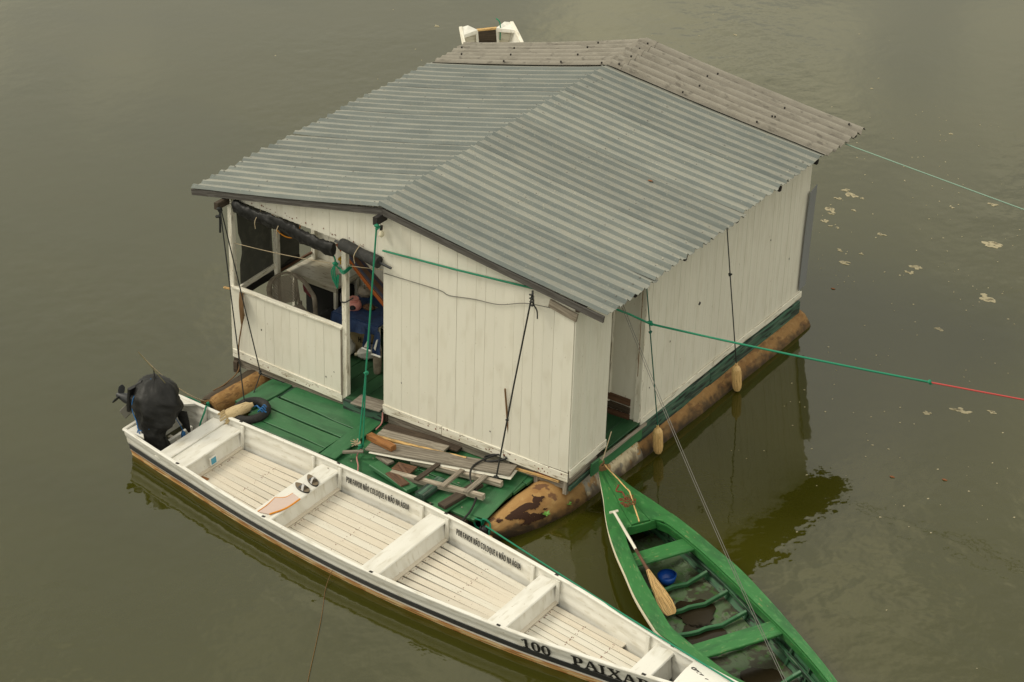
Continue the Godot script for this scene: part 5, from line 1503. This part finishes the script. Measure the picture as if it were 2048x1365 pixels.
# ---------------------------------------------------------------- beyond the house and on the water
func far_things():
	var t := thing("moored_boat", "white wooden boat stern showing behind the brown roof end", "boat", V(-4.2, 0, 11.2))
	begin()
	var e := V(.707, 0, -.707)     # towards the viewer
	var n := V(.707, 0, .707)
	var o := V(-4.55, 0, 11.88)
	for k in [1.0, -1.0]:
		var rows := []
		for i in 9:
			var s := i * .45
			var w := .50 + .06 * s - .012 * s * s
			rows.append([o + e * s + n * k * w + V(0, .62 - .03 * s, 0), o + e * s + n * k * (w - .03) + V(0, .35, 0), o + e * s + n * k * (w - .12) + V(0, .0, 0), o + e * s + n * k * (w - .3) + V(0, -.1, 0)])
		sheet(rows, .025 * k); part("hull_side", M.boat_white, t)
		var rings := []
		for i in 9:
			var s := i * .45
			var w := .50 + .06 * s - .012 * s * s
			rings.append(rect(o + e * s + n * k * w + V(0, .64 - .03 * s, 0), n, V(0, 1, 0), .07, .04, .008))
		loft(rings); part("gunwale", M.trim, t)
		var a: Vector3 = o + n * k * .50 + V(0, .64, 0)
		loft([PackedVector3Array([a, a + e * .42, a - n * k * .32 + e * .06 - V(0, .06, 0), a - n * k * .14 + V(0, .03, 0)]), PackedVector3Array([a - V(0, .05, 0), a + e * .42 - V(0, .06, 0), a - n * k * .32 + e * .06 - V(0, .14, 0), a - n * k * .14 - V(0, .04, 0)])]); part("corner_knee", M.boat_white, t)
		plank(o + n * k * .2 + e * .06 + V(0, .56, 0), o + n * k * .2 + e * .10 + V(0, .05, 0), e, .05, .04); part("transom_post", M.boat_white, t)
	plank(o - n * .5 + V(0, .26, 0) + e * .02, o + n * .5 + V(0, .26, 0) + e * .02, V(0, 1, 0), .04, .6); part("transom", M.trim, t)
	plank(o - n * .19 + V(0, .42, 0) + e * .05, o + n * .19 + V(0, .42, 0) + e * .05, V(0, 1, 0), .03, .26); part("motor_board", M.dark_woods[0], t)
	plank(o - n * .2 + V(0, .565, 0) + e * .03, o + n * .2 + V(0, .565, 0) + e * .03, V(0, 1, 0), .07, .035); part("transom_cap", M.bark_pole, t)
	sheet([[o - n * .45 + V(0, .12, 0), o + n * .45 + V(0, .12, 0)], [o + e * 3.4 - n * .45 + V(0, .12, 0), o + e * 3.4 + n * .45 + V(0, .12, 0)]], .03); part("floor_board", M.trim, t)
	plank(o + e * .55 - n * .5 + V(0, .4, 0), o + e * .55 + n * .5 + V(0, .4, 0), V(0, 1, 0), .2, .03); part("bench_top", M.boat_white, t)
	tube(curve([o + n * .2 + V(0, .75, 0), o + n * .26 + V(0, .68, 0) + e * .1, o + n * .24 + V(0, .35, 0) + e * .12], 4), .012, 6); part("green_cord", M.green_rope, t)
	# rafts of scum drifting on the water
	var fm := [[4.3, 10.13, .11], [4.46, 10.03, .18], [4.35, 9.79, .1], [4.67, 10.0, .09], [4.46, 9.36, .2], [4.78, 9.53, .07], [4.54, 9.21, .1], [4.57, 8.94, .11], [4.87, 8.84, .06], [4.73, 8.84, .06], [5.28, 8.16, .1], [5.62, 8.24, .07], [5.52, 7.84, .14], [7.16, 9.57, .27], [7.9, 7.94, .24], [6.55, 8.26, .18], [6.52, 8.07, .11], [8.98, 4.86, .2], [7.72, 6.71, .12], [5.58, 8.98, .11], [6.59, 10.85, .12], [6.08, 10.44, .08], [9.33, 5.03, .11], [2.66, 14.12, .07], [4.8, 13.04, .09], [8.62, 4.54, .11], [-6.44, 12.64, .11], [-.94, 15.17, .08]]
	var say := {1: "broad scum patch off the far corner of the house, topmost of its cluster", 4: "long scum patch nearest the far corner of the house wall", 12: "scum patch lowest in the cluster off the far house corner", 13: "largest scum patch, at the right edge of the view", 14: "pale scum patch at the right edge below the largest one", 15: "scum patch out between the far corner and the right edge", 16: "small scum patch touching the one in the middle of the right water",
		17: "scum patch beside the red rope at the right edge", 18: "scum patch just above the taut green rope on the right", 20: "scum patch beside the pale teal rope on the right", 22: "scum fleck under the red rope, farthest right", 23: "lone scum fleck above the brown roof slope", 24: "scum fleck above the teal rope near the top right", 25: "scum fleck below the knot of green and red rope", 26: "lone scum fleck left of the boat stern behind the roof", 27: "lone scum fleck behind the ridge of the brown roof", 21: "small scum fleck left of the teal rope"}
	for i in fm.size():
		var q = fm[i]
		base_at(V(q[0], 0, q[1]))
		for b in (5 if q[2] > .1 else 3):
			var c := V(q[0] + R.randf_range(-.45, .45) * q[2], 0, q[1] + R.randf_range(-.3, .3) * q[2])
			var lo := PackedVector3Array()
			var hi := PackedVector3Array()
			var ph := R.randf() * TAU
			for j in 14:
				var th := TAU * j / 14
				var r: float = q[2] * .24 * (1.0 + .5 * sin(th * 2 + ph) + R.randf_range(-.3, .3))
				lo.append(c + V(cos(th) * r * 1.25, .0015, sin(th) * r * .8)); hi.append(c + V(cos(th) * r * .9, .007, sin(th) * r * .6))
			loft([lo, hi])
		solo("foam_patch", M.foam, say.get(i, "pale fleck of scum adrift among the patches right of the house"), "foam", "scum patches on the water")
	base_at(V(6, 0, 8))
	for i in 520:
		var p := V(R.randf_range(-9, 13), 0, R.randf_range(-2, 17))
		if i > 120: p = V(R.randf_range(3.5, 11), 0, R.randf_range(2, 14))
		if p.x < 6.6 and p.z < 7.0: continue
		var r := R.randf_range(.005, .016)
		loft([circ(p + V(0, .001, 0), V(1, 0, 0), V(0, 0, 1), r, 5, .4), circ(p + V(0, .004, 0), V(1, 0, 0), V(0, 0, 1), r * .8, 5, .4)])
	var sp := solo("floating_specks", M.foam, "tiny pale specks floating on the river", "specks")
	sp.set_meta("kind", "stuff")
	for q in [[V(5.8, 0, 7.0), 0], [V(9.55, 0, 3.2), 1], [V(8.95, 0, 2.9), 2], [roof_world(.62, 2.9), 3]]:
		base_at(q[0])
		var c: Vector3 = q[0]
		sheet([[c + V(-.035, .006, -.006), c + V(-.03, .008, .012)], [c + V(0, .01, -.02), c + V(0, .008, .02)], [c + V(.035, .005, -.006), c + V(.038, .007, .006)]], .003)
		solo("dry_leaf", M.dead_leaf, ["small rusty leaf afloat among the scum patches", "rusty leaf afloat at the far right of the reflection", "rusty leaf afloat beside the reflection of the roof corner", "brown leaf lying on the right slope of the metal roof"][q[1]], "leaf", "fallen leaves")
func roof_world(t: float, v: float) -> Vector3:
	var p := roof_at(1, t, v, .045)
	return H(p.x, p.y, p.z)
func _ready():
	R.seed = 11
	sky_and_light()
	make_materials()
	begin()
	water()
	house()
	raft()
	motor_boat()
	canoe()
	porch_things()
	deck_things()
	boat_things()
	ropes()
	far_things()
